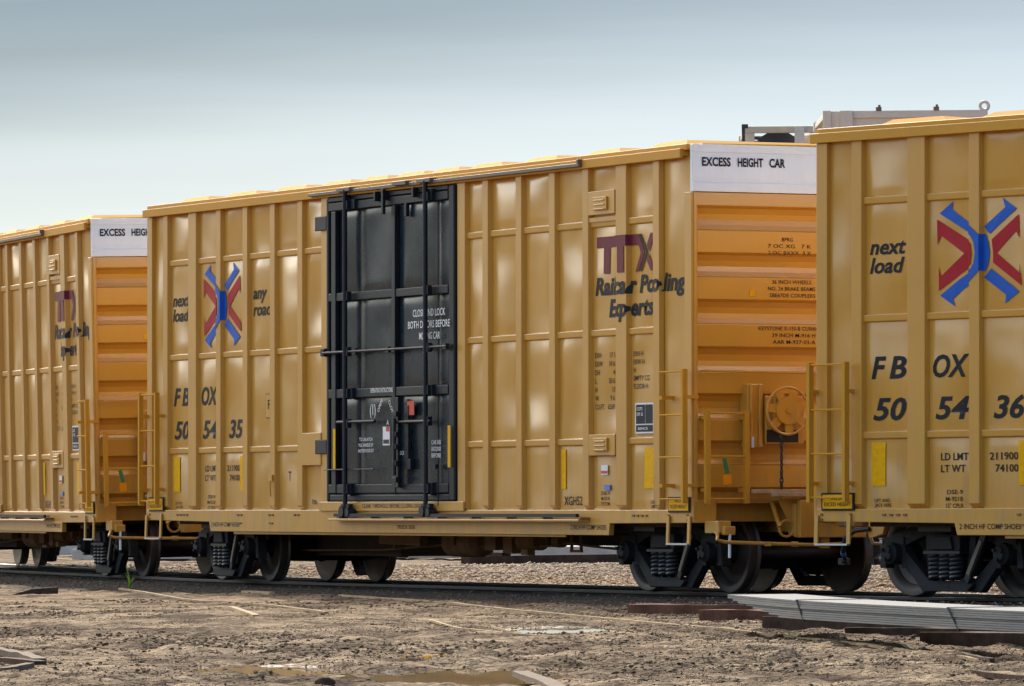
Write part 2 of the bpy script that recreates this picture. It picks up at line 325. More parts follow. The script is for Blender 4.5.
def make_truck(parent, x, yaw, brake_bar_side=1):
    t = empty('truck', parent, (x, 0, 0), (0, 0, yaw))
    for wx in (-.889, .889):
        for s in (-1, 1):
            prof = [(.0, s * .70), (.12, s * .70), (.13, s * .78), (.17, s * .77), (.26, s * .725), (.33, s * .745), (.37, s * .80), (.40, s * .815), (.452, s * .815)]
            w = MB(); w.lathe(prof, wx, .457, 44, 0)
            w.lathe([(.452, s * .815), (.457, s * .805), (.459, s * .72), (.487, s * .695), (.478, s * .68), (.40, s * .68), (.33, s * .70), (.12, s * .66), (0, s * .66)], wx, .457, 44, 1)
            w.build('wheel', ['wheel', 'tread'], t, smooth=35)
            c = MB(); c.lathe([(0, s * 1.19), (.075, s * 1.19), (.085, s * 1.17), (.10, s * 1.15), (.115, s * 1.14), (.12, s * 1.0), (.12, s * .9)], wx, .457, 20)
            for k in range(3):
                a = 2 * math.pi * k / 3 + .4; c.tube([(wx + .062 * math.cos(a), s * 1.185, .457 + .062 * math.sin(a)), (wx + .062 * math.cos(a), s * 1.215, .457 + .062 * math.sin(a))], .02, 6)
            c.box(wx - .16, wx + .16, min(s * .92, s * 1.08), max(s * .92, s * 1.08), .555, .63)
            c.build('bearing_cap', 'truck', t, smooth=35)
        MB().tube([(wx, -.95, .457), (wx, .95, .457)], .085, 14).build('axle', 'wheel', t, smooth=40)
    for s in (-1, 1):
        side_frame_mb(s).build('side_frame', 'truck', t, bevel=.012)
        sp = MB()
        for cx in (-.165, 0, .165):
            for cy in (-.03, .11):
                pts = []
                for i in range(6 * 12 + 1):
                    a = 2 * math.pi * i / 12; pts.append((cx + .072 * math.cos(a), s * (1.0 + cy) + .065 * math.sin(a), .18 + .27 * i / 72))
                sp.tube(pts, .021, 6)
        sp.box(-.29, .29, min(s * .86, s * 1.19), max(s * .86, s * 1.19), .455, .485)
        sp.build('spring_group', 'spring', t, smooth=50)
        b = MB(); b.box(-.26, .26, min(s * .80, s * 1.16), max(s * .80, s * 1.16), .487, .66); b.prism([(-.18, .50), (.18, .50), (.14, .64), (-.14, .64)], 'y', min(s * 1.16, s * 1.2), max(s * 1.16, s * 1.2))
        b.build('bolster_end', 'truck', t, bevel=.01)
        MB().bar((.33, s * 1.12, .16), (.64, s * 1.14, .66), .05, .085, 0, up=(1, 0, 0)).build('brake_strut', 'spring', t, bevel=.01)
        lb = MB(); lb.bar((.38, s * 1.155, .24), (.60, s * 1.168, .595), .012, .05, 0, up=(1, 0, 0)); lb.build('cast_lettering', 'galv', t)
    g = MB(); g.box(-.24, .24, -.8, .8, .42, .68)
    for wx in (-.40, .40):
        g.bar((wx, -.75, .32), (wx, .75, .32), .07, .12)
        for s in (-1, 1): g.cbox((wx + (.045 if wx > 0 else -.045), s * .74, .40), (.07, .10, .30))
    g.tube([(-.4, .1, .36), (.4, .1, .30)], .025); g.bar((.40, .12, .25), (.34, .12, .72), .05, .09)
    g.build('brake_rigging', 'truck', t)
    return t
# ------------------------------------------------------------------ box car
TOP = 5.0; HL = 7.796
def hat(m, c, w, z0, z1):                         # hat-section post on the near side, tapering out at the foot
    a, b = c - w / 2, c + w / 2; zb = z0 + .05
    P = [(a - FL, YP, z0), (a, YR, zb), (b, YR, zb), (b + FL, YP, z0), (a - FL, YP, z1), (a, YR, z1), (b, YR, z1), (b + FL, YP, z1)]
    m.add(P, [(0, 1, 5, 4), (1, 2, 6, 5), (2, 3, 7, 6), (0, 3, 2, 1), (4, 5, 6, 7)])
ROWZ = [4.20, 2.95, 1.71]
def bulge_panel(m, x0, x1, z0, z1, seed, amp=.012, nx=14, nz=20):
    vs = []; fs = []; PAN.append((x0, x1, z0, z1, seed, amp))
    for j in range(nz + 1):
        for i in range(nx + 1):
            x = x0 + (x1 - x0) * i / nx; z = z0 + (z1 - z0) * j / nz
            vs.append((x, panel_y(x, z, x0, x1, z0, z1, seed, amp), z))
    for j in range(nz):
        for i in range(nx): a = j * (nx + 1) + i; fs.append((a, a + 1, a + nx + 2, a + nx + 1))
    m.add(vs, fs)
def bays():
    L = sorted([(c, w) for c, w in RIBC + POST]); out = []
    for (c0, w0), (c1, w1) in zip(L, L[1:]):
        if c0 == POST[0][0]: continue
        out.append((c0 + w0 / 2 + FL, c1 - w1 / 2 - FL))
    return out
def near_side():
    cores = [MB(), MB()]; postss = [MB(), MB()]; k = 0
    zs = [.93] + [z for z in reversed(ROWZ)] + [4.86]
    for x0, x1 in bays():
        for a, b in zip(zs, zs[1:]):
            k += 1; bulge_panel(cores[x0 > 0], x0 + .001, x1 - .001, a + (.043 if a != .93 else 0), b - (.043 if b != 4.86 else 0), k * 3.17)
    for x0, x1 in ((-HL + .02, RIBC[0][0] - .1), (RIBC[-1][0] + .1, HL - .02)):
        k += 1; bulge_panel(cores[x0 > 0], x0, x1, .93, 4.86, k * 3.17, .02, 10, 40)
    for c, w in RIBC: hat(postss[c > 0], c, w, .93, 4.87)
    for c, w in POST: hat(postss[c > 0], c, w, .90, 4.87)
    for x0, x1 in bays():
        for z in ROWZ:
            postss[x0 > 0].prism([(YP + .004, z - .05), (YP - .030, z - .034), (YP - .034, z + .034), (YP + .004, z + .046)], 'x', x0 - .012, x1 + .012)
    for s in (-1, 1):
        postss[s > 0].box(min(s * (HL - .045), s * (HL + .022)), max(s * (HL - .045), s * (HL + .022)), YP - .035, -1.503, .93, 4.457 if s > 0 else 4.955)
        if s > 0: postss[1].box(HL - .045, HL - .012, YP - .035, -1.503, 4.457, 4.955)
    return cores, postss
def make_boxcar():
    r = empty('boxcar')
    # structural core
    b = MB(); b.box(-HL + .17, HL - .17, -1.505, 1.505, .80, 4.96)
    b.build('body_core', 'rib', r)
    cores, postss = near_side()
    for core in cores: core.build('side_wall', 'tan', r, smooth=30, fixn=False); core.mirror_y().build('side_wall', 'tan', r, smooth=30, fixn=False)
    for posts in postss: posts.build('side_posts', 'rib', r, bevel=.006); posts.mirror_y().build('side_posts', 'rib', r, bevel=.006)
    # sill
    s = MB()
    for sy in (-1, 1):
        A = sorted((sy * 1.505, sy * 1.572))
        s.prism([(-HL, .795), (-5.70, .775), (-5.66, .65), (5.78, .64), (5.80, .775), (HL, .785), (HL, .93), (-HL, .93)], 'y', A[0], A[1])
        B = sorted((sy * 1.50, sy * 1.53)); s.box(-5.0, 4.6, B[0], B[1], .615, .66)
    s.build('side_sill', 'rib', r, bevel=.006)
    rv = MB()
    for x in [-7.71, -7.26, 7.26, 7.71]:
        for z in (.815, .87): rv.cbox((x, -1.576, z), (.03, .02, .02))
    for x0 in (-6.75, 6.4, -4.75, -3.75, -2.95, 4.9):
        for i in range(4 if abs(x0) > 6 else 2): rv.cbox((x0 + i * .105, -1.576, .865), (.05, .02, .022))
    for x in (-4.75, -3.75): rv.cbox((x + .05, -1.576, .76), (.12, .02, .018))
    rv.build('rivet_row', 'undertan', r)
    # roof and eaves
    e = MB()
    for sy in (-1, 1):
        Y = sorted((sy * 1.40, sy * 1.575)); e.box(-7.79, 7.70, Y[0], Y[1], 4.925, 4.995)
        Y = sorted((sy * 1.575, sy * 1.612)); e.box(-7.86, 7.62, Y[0] - (.003 if sy < 0 else 0), Y[1], 4.84, 4.945)
        Y = sorted((sy * 1.50, sy * 1.578)); e.box(-7.86, 7.62, Y[0], Y[1], 4.865, 4.925)
    e.build('eave_rail', 'eave', r, bevel=.007)
    rf = MB(); rf.prism([(-1.45, 4.97), (-1.40, 5.0), (0, 5.012), (1.40, 5.0), (1.45, 4.97)], 'x', -7.79, 7.772)
    for a, bb in [(-6.87, -5.92), (-5.36, -4.36), (-3.77, -2.79), (-2.3, -1.45), (-1.15, -.36), (-.1, .7), (.9, 1.68), (2.0, 2.85), (3.47, 4.31), (5.08, 5.91), (6.65, 7.55)]:
        a -= .02; bb += .05
        vs = [(a, -1.52, 4.99), (bb, -1.52, 4.99), (bb - .14, -1.44, 5.052), (a + .14, -1.44, 5.052), (a, 1.52, 4.99), (bb, 1.52, 4.99), (bb - .14, 1.44, 5.052), (a + .14, 1.44, 5.052)]
        rf.add(vs, [(0, 1, 2, 3), (3, 2, 6, 7), (7, 6, 5, 4), (0, 3, 7, 4), (1, 5, 6, 2)])
    rf.build('roof', 'roof', r, bevel=.005)
    # ends: corrugated wall and white upper panel
    for s in (1, -1):
        m = MB(); X = lambda d: s * (HL - .06 + d)
        prof = [(0, 4.46), (.055, 4.455)]; zt_ = 4.31
        for z1, z0 in ((4.03, 3.79), (3.51, 3.27), (2.99, 2.745), (2.457, 2.224), (1.93, 1.70), (1.42, 1.18)):
            h_ = zt_ - z1
            prof += [(.055, zt_), (.0, zt_ - .03), (-.035, zt_ - .09), (-.045, zt_ - .55 * h_), (-.034, z1 + .07), (-.012, z1 + .016), (.055, z1)]; zt_ = z0
        prof += [(.055, zt_), (-.04, zt_ - .05), (-.03, 1.0), (-.105, .99), (-.105, 4.46)]
        m.prism([(X(d), z) for d, z in prof], 'y', -1.49, 1.49)
        m.build('end_wall', 'rib', r, bevel=.004)
        cp = MB(); XX = sorted((X(-.105), X(-.002))); cp.box(XX[0], XX[1], -1.50, 1.50, 4.462, 4.96)
        for sy in (-1, 1):
            Y = sorted((sy * 1.57, sy * 1.49)); XX = sorted((X(-.10), X(.065))); cp.box(XX[0], XX[1], Y[0], Y[1], .80, 4.455 if s > 0 else 4.84)
            Y = sorted((sy * 1.57, sy * 1.28)); XX = sorted((X(.066), X(.10))); cp.box(XX[0], XX[1], Y[0], Y[1], .785, 1.04)
        XX = sorted((X(.0), X(.10))); cp.box(XX[0], XX[1], -1.279, 1.279, 1.0, 1.045)
        cp.build('corner_post', 'rib', r, bevel=.006)
        WW = 1.548 if s > 0 else 1.50
        w = MB(); w.prism([(X(.05), 4.988), (X(.06), 4.62), (X(.056), 4.575), (X(.078), 4.56), (X(.078), 4.462), (X(0), 4.46), (X(0), 4.988)], 'y', -WW, WW)
        w.prism([(X(.064), 4.988), (X(.062), 4.90), (X(.05), 4.90), (X(.05), 4.988)], 'y', -WW, WW)
        w.build('white_end_panel', 'white', r, bevel=.004)
        # ladders
        for x0, x1, yy in ((min(s * 7.25, s * 7.80), max(s * 7.25, s * 7.80), -1.67),):
            l = MB()
            for q in (x0, x1):
                if s == 1 and q == x0: continue
                l.bar((q, yy, 1.0), (q, yy, 2.49), .045, .05, up=(0, 1, 0)); l.box(q - .012, q + .03, yy + .01, yy + .035, 1.0, 2.49)
            for z in (1.05, 1.515, 1.985, 2.465): l.tube([(x0 - .02, yy, z), (x1 + .02, yy, z)], .012, 6)
            for q in (x0, x1):
                for z in (2.18, 1.20): l.bar((q, yy, z), (q, -1.50, z), .07, .04)
            l.build('side_ladder', 'roof', r)
            st = MB()
            for q in (x0 + .03, x1 - .02): st.bar((q, -1.59, .86), (q, -1.60, .555), .055, .02, up=(0, 1, 0))
            st.build('sill_step', 'rib', r); MB().bar((x0 + .03, -1.60, .55), (x1 - .02, -1.60, .55), .05, .02, 0).build('step_tread', 'bright', r)
        xe = s * (HL + .13); l = MB()
        for q in (-1.44, -.95): l.bar((xe, q, 1.0), (xe, q, 2.03), .06, .05, up=(1, 0, 0))
        for z in (1.05, 1.52, 2.0): l.tube([(xe, -1.47, z), (xe, -.92, z)], .014, 6)
        for q in (-1.44, -.95):
            for z in (1.95, 1.15): l.bar((xe, q, z), (s * (HL - .02), q, z), .05, .04)
        l.build('end_ladder', 'roof', r)
        gr = MB(); gr.tube([(s * (HL + .02), -1.45, 2.47), (s * (HL + .09), -1.45, 2.47), (s * (HL + .09), 1.3, 2.44), (s * (HL + .02), 1.3, 2.44)], .013, 6); gr.build('grab_iron', 'rib', r)
        # draft gear, coupler, lever
        c = MB(); c.box(min(s * 6.6, s * 8.15), max(s * 6.6, s * 8.15), -.33, .33, .68, .99); c.box(min(s * 8.12, s * 8.20), max(s * 8.12, s * 8.20), -.42, .42, .62, 1.04)
        for q in (-.42, .42): c.prism([(s * 7.85, 1.0), (s * 8.12, 1.0), (s * 8.12, .62), (s * 7.95, .66)], 'y', q - .02, q + .02)
        c.build('draft_sill', 'rib', r, bevel=.01)
        k = MB(); k.box(min(s * 8.15, s * 8.62), max(s * 8.15, s * 8.62), -.075, .075, .80, .95)
        k.prism([(s * 8.58, -.14), (s * 8.66, -.20), (s * 8.86, -.16), (s * 8.92, -.03), (s * 8.80, .02), (s * 8.84, .16), (s * 8.96, .20), (s * 8.90, .28), (s * 8.70, .22), (s * 8.58, .10)], 'z', .74, 1.01)
        k.build('coupler', 'undertan', r, bevel=.015)
        lv = MB(); n_before = set(r.children)
        lv.tube([(s * 8.0, -1.40, .70), (s * 8.20, -1.46, .66), (s * 8.26, -1.50, .60), (s * 8.28, -1.42, .575), (s * 8.34, -.9, .555), (s * 8.5, -.35, .54), (s * 8.62, -.05, .56), (s * 8.66, .0, .74)], .021, 7)
        lv.bar((s * 8.36, -.62, .55), (s * 8.40, -.56, .549), .09, .06); lv.bar((s * 8.34, -.95, .555), (s * 8.36, -.88, .554), .06, .05)
        lv.build('uncoupling_lever', 'rib', r, smooth=50)
        br = MB(); br.bar((s * 7.85, -1.36, .74), (s * 8.18, -1.36, .74), .16, .14); br.cbox((s * 8.2, -1.33, .70), (.10, .14, .10)); br.build('lever_bracket', 'rib', r, bevel=.012)
        MB().tube([(s * 8.24, -1.33, .66), (s * 8.25, -1.34, .40)], .017, 8).build('lever_handle', 'bright', r)
        h = MB(); h.tube([(s * 8.15, .45, .72), (s * 8.35, .47, .70), (s * 8.5, .48, .62), (s * 8.62, .40, .47), (s * 8.74, .25, .38), (s * 8.9, .12, .36)], .026, 8); h.build('air_hose', 'hose', r, smooth=60)
        hc = MB(); hc.tube([(s * 8.62, .40, .47), (s * 8.66, .355, .44)], .031, 8); hc.build('hose_clamp', 'bluetag', r)
        gl = MB(); gl.cbox((s * 8.92, .10, .36), (.13, .07, .08)); gl.tube([(s * 8.72, .28, .39), (s * 8.79, .21, .375)], .036, 8); gl.build('hose_gladhand', 'chain', r, bevel=.01)
        if s < 0:
            for o_ in set(r.children) - n_before:
                for v in o_.data.vertices: v.co.y = -v.co.y
                o_.data.flip_normals()
    # right end: crossover, hand brake
    p = MB(); 
    for q0, q1, xx, zz in ((-.90, .90, 7.98, 1.135), (-.72, .90, 8.14, 1.10)): p.box(xx - .07, xx + .07, q0, q1, zz - .024, zz + .024)
    p.build('crossover_platform', 'plank', r, bevel=.006)
    pb = MB()
    for q in (-.62, .0, .62):
        pb.bar((7.80, q, 1.03), (8.18, q, 1.068), .035, .04); pb.bar((7.9, q, 1.02), (8.08, q, .74), .035, .035)
    pb.prism([(-.62, 1.05), (-.30, 1.05), (-.24, .78), (-.42, .66), (-.52, .86)], 'x', 8.03, 8.05)
    pb.tube([(8.05, -.36, 1.05), (8.05, -.36, .78)], .02, 8); pb.torus((8.06, -.52, .72), .09, .018, 'x', 18, 6)
    pb.bar((8.07, -.31, 1.06), (8.07, -.31, .66), .05, .03); pb.bar((8.07, -.05, 1.05), (8.07, -.05, .50), .10, .08)
    pb.build('platform_bracket', 'rib', r, bevel=.005)
    g = MB(); g.box(7.70, 7.90, -.92, -.72, 1.62, 2.33); g.box(7.902, 7.93, -.90, -.86, 1.62, 2.33); g.box(7.902, 7.93, -.79, -.75, 1.62, 2.33)
    g.box(7.70, 7.93, -.71, -.22, 1.66, 2.20); g.box(7.93, 7.99, -.62, -.38, 1.80, 2.20); g.build('brake_housing', 'rib', r, bevel=.012)
    bw = empty('brake_wheel', r, (8.06, -.50, 2.03)); 
    wm = MB(); wm.torus((0, 0, 0), .262, .016, 'x', 36, 8); wm.tube([(-.02, 0, 0), (.03, 0, 0)], .155, 24); wm.tube([(-.12, 0, 0), (.045, 0, 0)], .035, 10)
    for k in range(7):
        a = 2 * math.pi * k / 7 + .3; wm.bar((.0, .11 * math.cos(a), .11 * math.sin(a)), (0, .26 * math.cos(a),   .26 * math.sin(a)), .095, .014, up=(1, 0, 0))
    wm.build('wheel_rim', 'rib', bw, smooth=40)
    MB().box(7.935, 7.94, -.70, -.30, 1.68, 1.82).build('housing_opening', 'hose', r)
    ch = MB(); zz = 1.74
    for i in range(14):
        big = i >= 11; rr = .022 if not big else .03
        n = 10; pts = []
        for k in range(n + 1):
            a = 2 * math.pi * k / n; u = rr * .62 * math.cos(a); v = rr * (1.0 if not big else 1.35) * math.sin(a)
            pts.append((8.06 + (u if i % 2 else 0), -.58 + (0 if i % 2 else u), zz + v))
        ch.tube(pts, .009, 5, cap=False); zz -= .039 if not big else .055
    ch.build('brake_chain', 'chain', r); MB().tube([(8.02, -.92, 1.74), (8.02, -.92, 1.62)], .016, 8).build('grease_fitting', 'bright', r)
    # underframe
    u = MB(); u.box(-6.6, 6.6, -.22, .22, .50, .79); u.box(-7.2, 7.2, -1.35, 1.35, .74, .80)
    for x in (-6.225, 6.225): u.box(x - .25, x + .25, -1.35, 1.35, .69, .76)
    for x in (-4.4, -3.0, -1.5, 0, 1.5, 3.0, 4.4): u.box(x - .05, x + .05, -1.4, 1.4, .64, .75)
    for q in (-.8, .8): u.box(-5.2, 5.2, q - .05, q + .05, .66, .74)
    u.box(-5.0, -2.4, -.35, .95, .34, .72)
    u.build('underframe', 'under', r)
    ar = MB(); ar.tube([(-.5, -.55, .53), (-.42, -.55, .53), (.35, -.55, .53), (.43, -.55, .53)], [.10, .18, .18, .10], 20); ar.box(-.1, .0, -.76, -.33, .50, .66); ar.build('air_reservoir', 'undertan', r, smooth=40)
    bv = MB(); bv.box(.85, 1.15, -.75, -.45, .44, .64); bv.box(1.25, 1.5, -.70, -.45, .40, .60); bv.tube([(1.6, -.6, .55), (2.1, -.6, .55)], .11, 14); bv.tube([(.5, -.62, .48), (2.7, -.62, .50)], .016, 6)
    for x in (.7, 1.0, 1.35, 1.7, 2.0, 2.35, 2.6): bv.tube([(x, -.66, .70), (x, -.66, .40 + .05 * (int(x * 10) % 3))], .014, 6)
    bv.cbox((1.9, -.68, .42), (.18, .1, .07)); bv.cbox((1.2, -.7, .39), (.3, .12, .04)); bv.tube([(2.55, -.62, .56), (2.72, -.62, .56)], .08, 12); bv.bar((-2.2, -.7, .58), (-1.0, -.7, .56), .1, .16)
    bv.build('brake_valve', 'undertan', r, smooth=40)
    bd = MB(); bd.tube([(-5.2, -.5, .40), (-2.6, -.52, .42), (-1.6, -.55, .46), (-.4, -.55, .50)], .014, 6); bd.tube([(2.7, -.62, .54), (3.5, -.64, .50), (5.3, -.6, .42)], .016, 6)
    for x in (-2.0, 2.95, 3.2): bd.bar((x, -.62, .72), (x, -.62, .44), .03, .03)
    bd.bar((2.93, -.62, .44), (3.22, -.62, .44), .03, .03)
    bd.build('brake_rod', 'undertan', r)
    # plug door ------------------------------------------------------
    d = empty('plug_door', r, (0, 0, 0)); X0, X1, Z0, Z1 = -1.935, 1.775, 1.035, 4.825
    fr = MB(); fr.box(X0, X1, -1.545, -1.50, Z0, Z1); 
    for xa, xb in ((X0, X0 + .07), (X1 - .16, X1)): fr.box(xa, xb, -1.60, -1.546, Z0, Z1)
    fr.box(X0 + .072, X1 - .162, -1.59, -1.546, Z0, Z0 + .09)
    fr.build('door_frame', 'doorbar', d, bevel=.02)
    dp = MB(); core2 = []
    zcs = [1.13, 1.19, 2.375, 3.58, 4.71]; zb = [1.13, 2.33, 3.53, 4.66]; zt = [2.33, 3.53, 4.66]
    def dpanel(x0, x1, z0, z1, seed):
        vs = []; fs = []; nx, nz = 14, 20
        for j in range(nz + 1):
            for i in range(nx + 1):
                uu, vv = i / nx, j / nz; x = x0 + (x1 - x0) * uu; z = z0 + (z1 - z0) * vv
                e_ = min(1, min(uu, 1 - uu) / .14); g_ = min(1, min(vv, 1 - vv) / .06); n_ = noise.noise(Vector((x * 1.3 + seed, z * .8, seed)))
                vs.append((x, -1.55 - e_ * g_ * (.012 + .014 * n_), z))
        for j in range(nz):
            for i in range(nx): a = j * (nx + 1) + i; fs.append((a, a + 1, a + nx + 2, a + nx + 1))
        dp.add(vs, fs)
    xs = [(-1.52, -1.03), (-.97, .0), (.17, 1.22), (1.28, 1.60)]
    k = 0
    for z0, z1 in ((1.13, 2.33), (2.42, 3.53), (3.63, 4.66)):
        for xa, xb in xs: k += 1; dpanel(xa, xb, z0, z1, k * 1.9)
    dp.build('door_panel', 'door', d, smooth=30, fixn=False)
    hb = MB()
    for z, h_ in ((1.19, .11), (2.375, .11), (3.58, .10), (4.71, .10), (4.80, .05)): hb.box(X0 + .075, X1 - .165, -1.605, -1.56, z - h_ / 2, z + h_ / 2)
    for xa, xb in ((-1.75, -1.62), (.03, .13)): hb.box(xa, xb, -1.615, -1.555, Z0 + .1, 4.65)
    hb.build('door_beam', 'doorbar', d, bevel=.008)
    for x in (-1.19, 1.14):
        rod = MB(); rod.tube([(x, -1.68, .93), (x, -1.68, 4.90)], .030, 10)
        for z in (1.19, 2.0, 2.89, 2.375, 3.58, 4.71): rod.cbox((x + .02, -1.655, z), (.11, .06, .11))
        rod.build('locking_rod', 'doorbar', d, smooth=40)
        ro = MB(); ro.lathe([(0, -1.72), (.07, -1.72), (.07, -1.60), (0, -1.60)], x - .05, .91, 14); ro.lathe([(0, -1.71), (.055, -1.71), (.055, -1.60), (0, -1.60)], x + .10, .90, 14); ro.bar((x - .1, -1.66, .98), (x + .12, -1.66, .98), .06, .05)
        ro.build('door_roller', 'doorbar', d, smooth=40)
    hr = MB(); hr.tube([(-1.9, -1.665, 2.89), (1.7, -1.665, 2.89)], .018, 8); hr.tube([(-1.45, -1.665, 2.02), (-.35, -1.665, 2.02)], .02, 8); hr.tube([(.2, -1.665, 2.0), (1.25, -1.665, 2.0)], .02, 8)
    for x in (-1.9, -.95, .02, .2, 1.2, 1.65): hr.cbox((x, -1.65, 2.89), (.09, .05, .07))
    hr.tube([(-1.88, -1.66, 1.43), (-.4, -1.66, 1.43)], .008, 6); hr.cbox((1.35, -1.64, 1.45), (.06, .05, .06)); hr.tube([(1.45, -1.66, 1.44), (1.45, -1.66, .98)], .008, 6)
    hr.build('cross_rod', 'doorbar', d, smooth=40)
    mech = MB(); mech.bar((.28, -1.64, 2.30), (.28, -1.64, 1.20), .09, .05, up=(0, 1, 0)); mech.tube([(.30, -1.70, 1.35), (.30, -1.70, 2.05)], .022, 8)
    for z in (1.3, 1.5, 1.7, 1.85, 2.1): mech.cbox((.30, -1.68, z), (.12, .06, .06))
    mech.bar((.50, -1.62, 2.2), (.50, -1.62, 1.55), .1, .03, up=(0, 1, 0)); mech.box(.38, .60, -1.63, -1.57, 1.42, 1.55)
    for x in (-.9, -.05, .2, 1.05): mech.cbox((x - .3, -1.64, 4.78), (.05, .06, .12))
    mech.bar((-.1, -1.66, 4.86), (-.1, -1.66, 4.55), .05, .04, up=(0, 1, 0)); mech.bar((.45, -1.60, 4.66), (.45, -1.60, 4.50), .06, .05, up=(0, 1, 0))
    mech.box(-1.20, -1.0, -1.64, -1.56, 4.66, 4.78); mech.box(1.0, 1.25, -1.65, -1.56, 4.66, 4.80); mech.box(-1.25, -1.05, -1.65, -1.56, 2.31, 2.44); mech.box(1.05, 1.25, -1.65, -1.56, 2.31, 2.44); mech.box(-1.3, -1.1, -1.65, -1.56, 1.12, 1.26); mech.box(1.05, 1.25, -1.65, -1.56, 1.12, 1.26)
    mech.build('latch_mechanism', 'doorbar', d, bevel=.006)
    for x0, x1, z0, z1 in ((-1.66, -1.59, 1.44, 1.94), (1.66, 1.73, 1.44, 1.94)):
        MB().box(x0, x1, -1.632, -1.626, z0, z1).build('reflector_strip', 'reflector', d)
    T = []
    for t, x0, x1, z in (('CLOSE AND LOCK', .66, 1.57, 3.27), ('BOTH DOORS BEFORE', .52, 1.70, 3.13), ('MOVING CAR', .84, 1.42, 2.99)): T.append(text_flat(d, t, x0, z, .085, -1.62, x1))
    T.append(text_flat(d, 'OPERATING INSTRUCTIONS', -.55, 2.37, .055, -1.63, .10))
    for i, t in enumerate(('TO UNLATCH', 'PULL HANDLE UP', 'AND PUSH DOOR OUT')): T.append(text_flat(d, t, -.98 + .02 * (2 - i), 1.78 - i * .07, .04, -1.60, -.52 - .02 * (2 - i)))
    for i, t in enumerate(('CAR 505', 'BRACE DOOR', 'BEFORE')): T.append(text_flat(d, t, 1.14, 1.72 - i * .08, .05, -1.60, 1.40))
    T.append(text_flat(d, 'OPEN', -.33, 2.12, .05, -1.62, None, ang=.9)); T.append(text_flat(d, 'CLOSE', -.05, 2.25, .05, -1.62, None, ang=-.9)); T.append(text_flat(d, '->LOCK', .25, 1.60, .045, -1.64, .45))
    T.append(text_flat(d, 'A', -.10, 1.97, .06, -1.62)); T.append(text_flat(d, '(1)', -.58, 2.10, .13, -1.62, -.42))
    join_objs(T, 'door_lettering')
    MB().box(.50, .70, -1.625, -1.62, 2.08, 2.25).build('red_sticker', 'redtag', d)
    sk = MB(); sk.box(-.20, 0.0, -1.625, -1.62, 1.72, 1.95); sk.build('white_sticker', 'wtext', d); MB().box(-.10, -.01, -1.629, -1.626, 1.89, 1.95).build('red_sticker', 'redtag', d); MB().box(-.18, -.02, -1.629, -1.626, 1.74, 1.79).build('sticker_print', 'doorbar', d)
    # door surroundings
    tr = MB(); tr.box(-2.35, 5.21, -1.66, -1.613, 4.865, 4.905); tr.box(5.17, 5.21, -1.67, -1.60, 4.90, 4.95)
    for x in (-1.19, .45, 1.14): tr.box(x - .22, x + .16, -1.70, -1.613, 4.88, 4.93)
    tr.build('upper_door_track', 'galv', r, bevel=.004)
    ts = MB(); ts.box(-2.15, 2.02, -1.60, -1.574, .915, 1.03); ts.box(-1.62, 5.30, -1.72, -1.574, .795, .822); ts.build('door_sill', 'rib', r, bevel=.005)
    MB().box(-1.50, 5.20, -1.70, -1.66, .845, .885).build('lower_door_track', 'doorbar', r)
    sup = MB()
    for x in np.arange(-1.4, 5.3, .95): sup.box(x, x + .06, -1.70, -1.574, .822, .845)
    sup.build('track_support', 'undertan', r)
    tb = MB()
    for z in (4.52, 1.72): tb.box(-2.28, -1.93, -1.60, -1.574, z - .09, z + .09)
    for z in (3.10, ): tb.cbox((-1.98, -1.60, z - .2), (.12, .06, .10))
    tb.build('door_stop', 'doorbar', r, bevel=.008)
    MB().box(-2.72, -2.14, -1.585, -1.5, 1.49, 1.90).build('route_board', 'rib', r, bevel=.006)
    for x0, z0, z1 in ((5.28, 4.30, 4.57), (5.28, 1.55, 1.79)):
        b_ = MB(); b_.box(x0, x0 + .66, -1.575, -1.5, z0, z1); b_.box(x0 + .16, x0 + .50, -1.60, -1.576, z0 + .05, z0 + .20); 
        for zq in (z0 + .16, z0 + .11, z0 + .06): b_.box(x0 + .20, x0 + .46, -1.612, -1.601, zq - .008, zq + .008)
        b_.build('vent_plate', 'rib', r, bevel=.004)
    MB().box(5.28, 5.95, -1.56, -1.5, 4.22, 4.27).build('vent_ledge', 'rib', r)
    pk = MB(); pk.cbox((-3.66, -1.585, 1.34), (.10, .04, .08)); pk.tube([(-3.66, -1.6, 1.30), (-3.66, -1.6, 1.10)], .012, 6); pk.build('latch_pin', 'rib', r)
    # markings shared by all the cars ---------------------------------
    T = [text_side(r, 'next', -7.02, 3.625, .115 * 1.38, -6.48, bold=.024, shear=.25), text_side(r, 'load', -7.02, 3.425, .115 * 1.38, -6.50, bold=.024, shear=.25),
         text_side(r, 'any', -4.38, 3.645, .115 * 1.38, -3.93, bold=.024, shear=.25), text_side(r, 'road', -4.38, 3.43, .115 * 1.38, -3.78, bold=.024, shear=.25)]
    T += [text_side(r, 'F', -7.00, 2.31, .225, -6.78, bold=.025, shear=.22), text_side(r, 'B', -6.73, 2.31, .225, -6.47, bold=.025, shear=.22), text_side(r, 'OX', -6.07, 2.31, .225, -5.53, bold=.025, shear=.22)]
    T += [text_side(r, 'LD LMT', -5.95, 1.435, .075, -5.54), text_side(r, '211900', -5.23, 1.435, .075, -4.81), text_side(r, 'LT WT', -5.95, 1.31, .075, -5.58), text_side(r, '74100', -5.15, 1.31, .075, -4.81)]
    T += [text_side(r, 'LIFT AND', -6.95, 1.00, .036, -6.72, bold=.006), text_side(r, 'JACK HERE', -6.95, .95, .036, -6.70, bold=.006), text_side(r, 'LIFT AND', 6.72, 1.00, .036, 6.92, bold=.006), text_side(r, 'JACK HERE', 6.72, .95, .036, 6.94, bold=.006)]
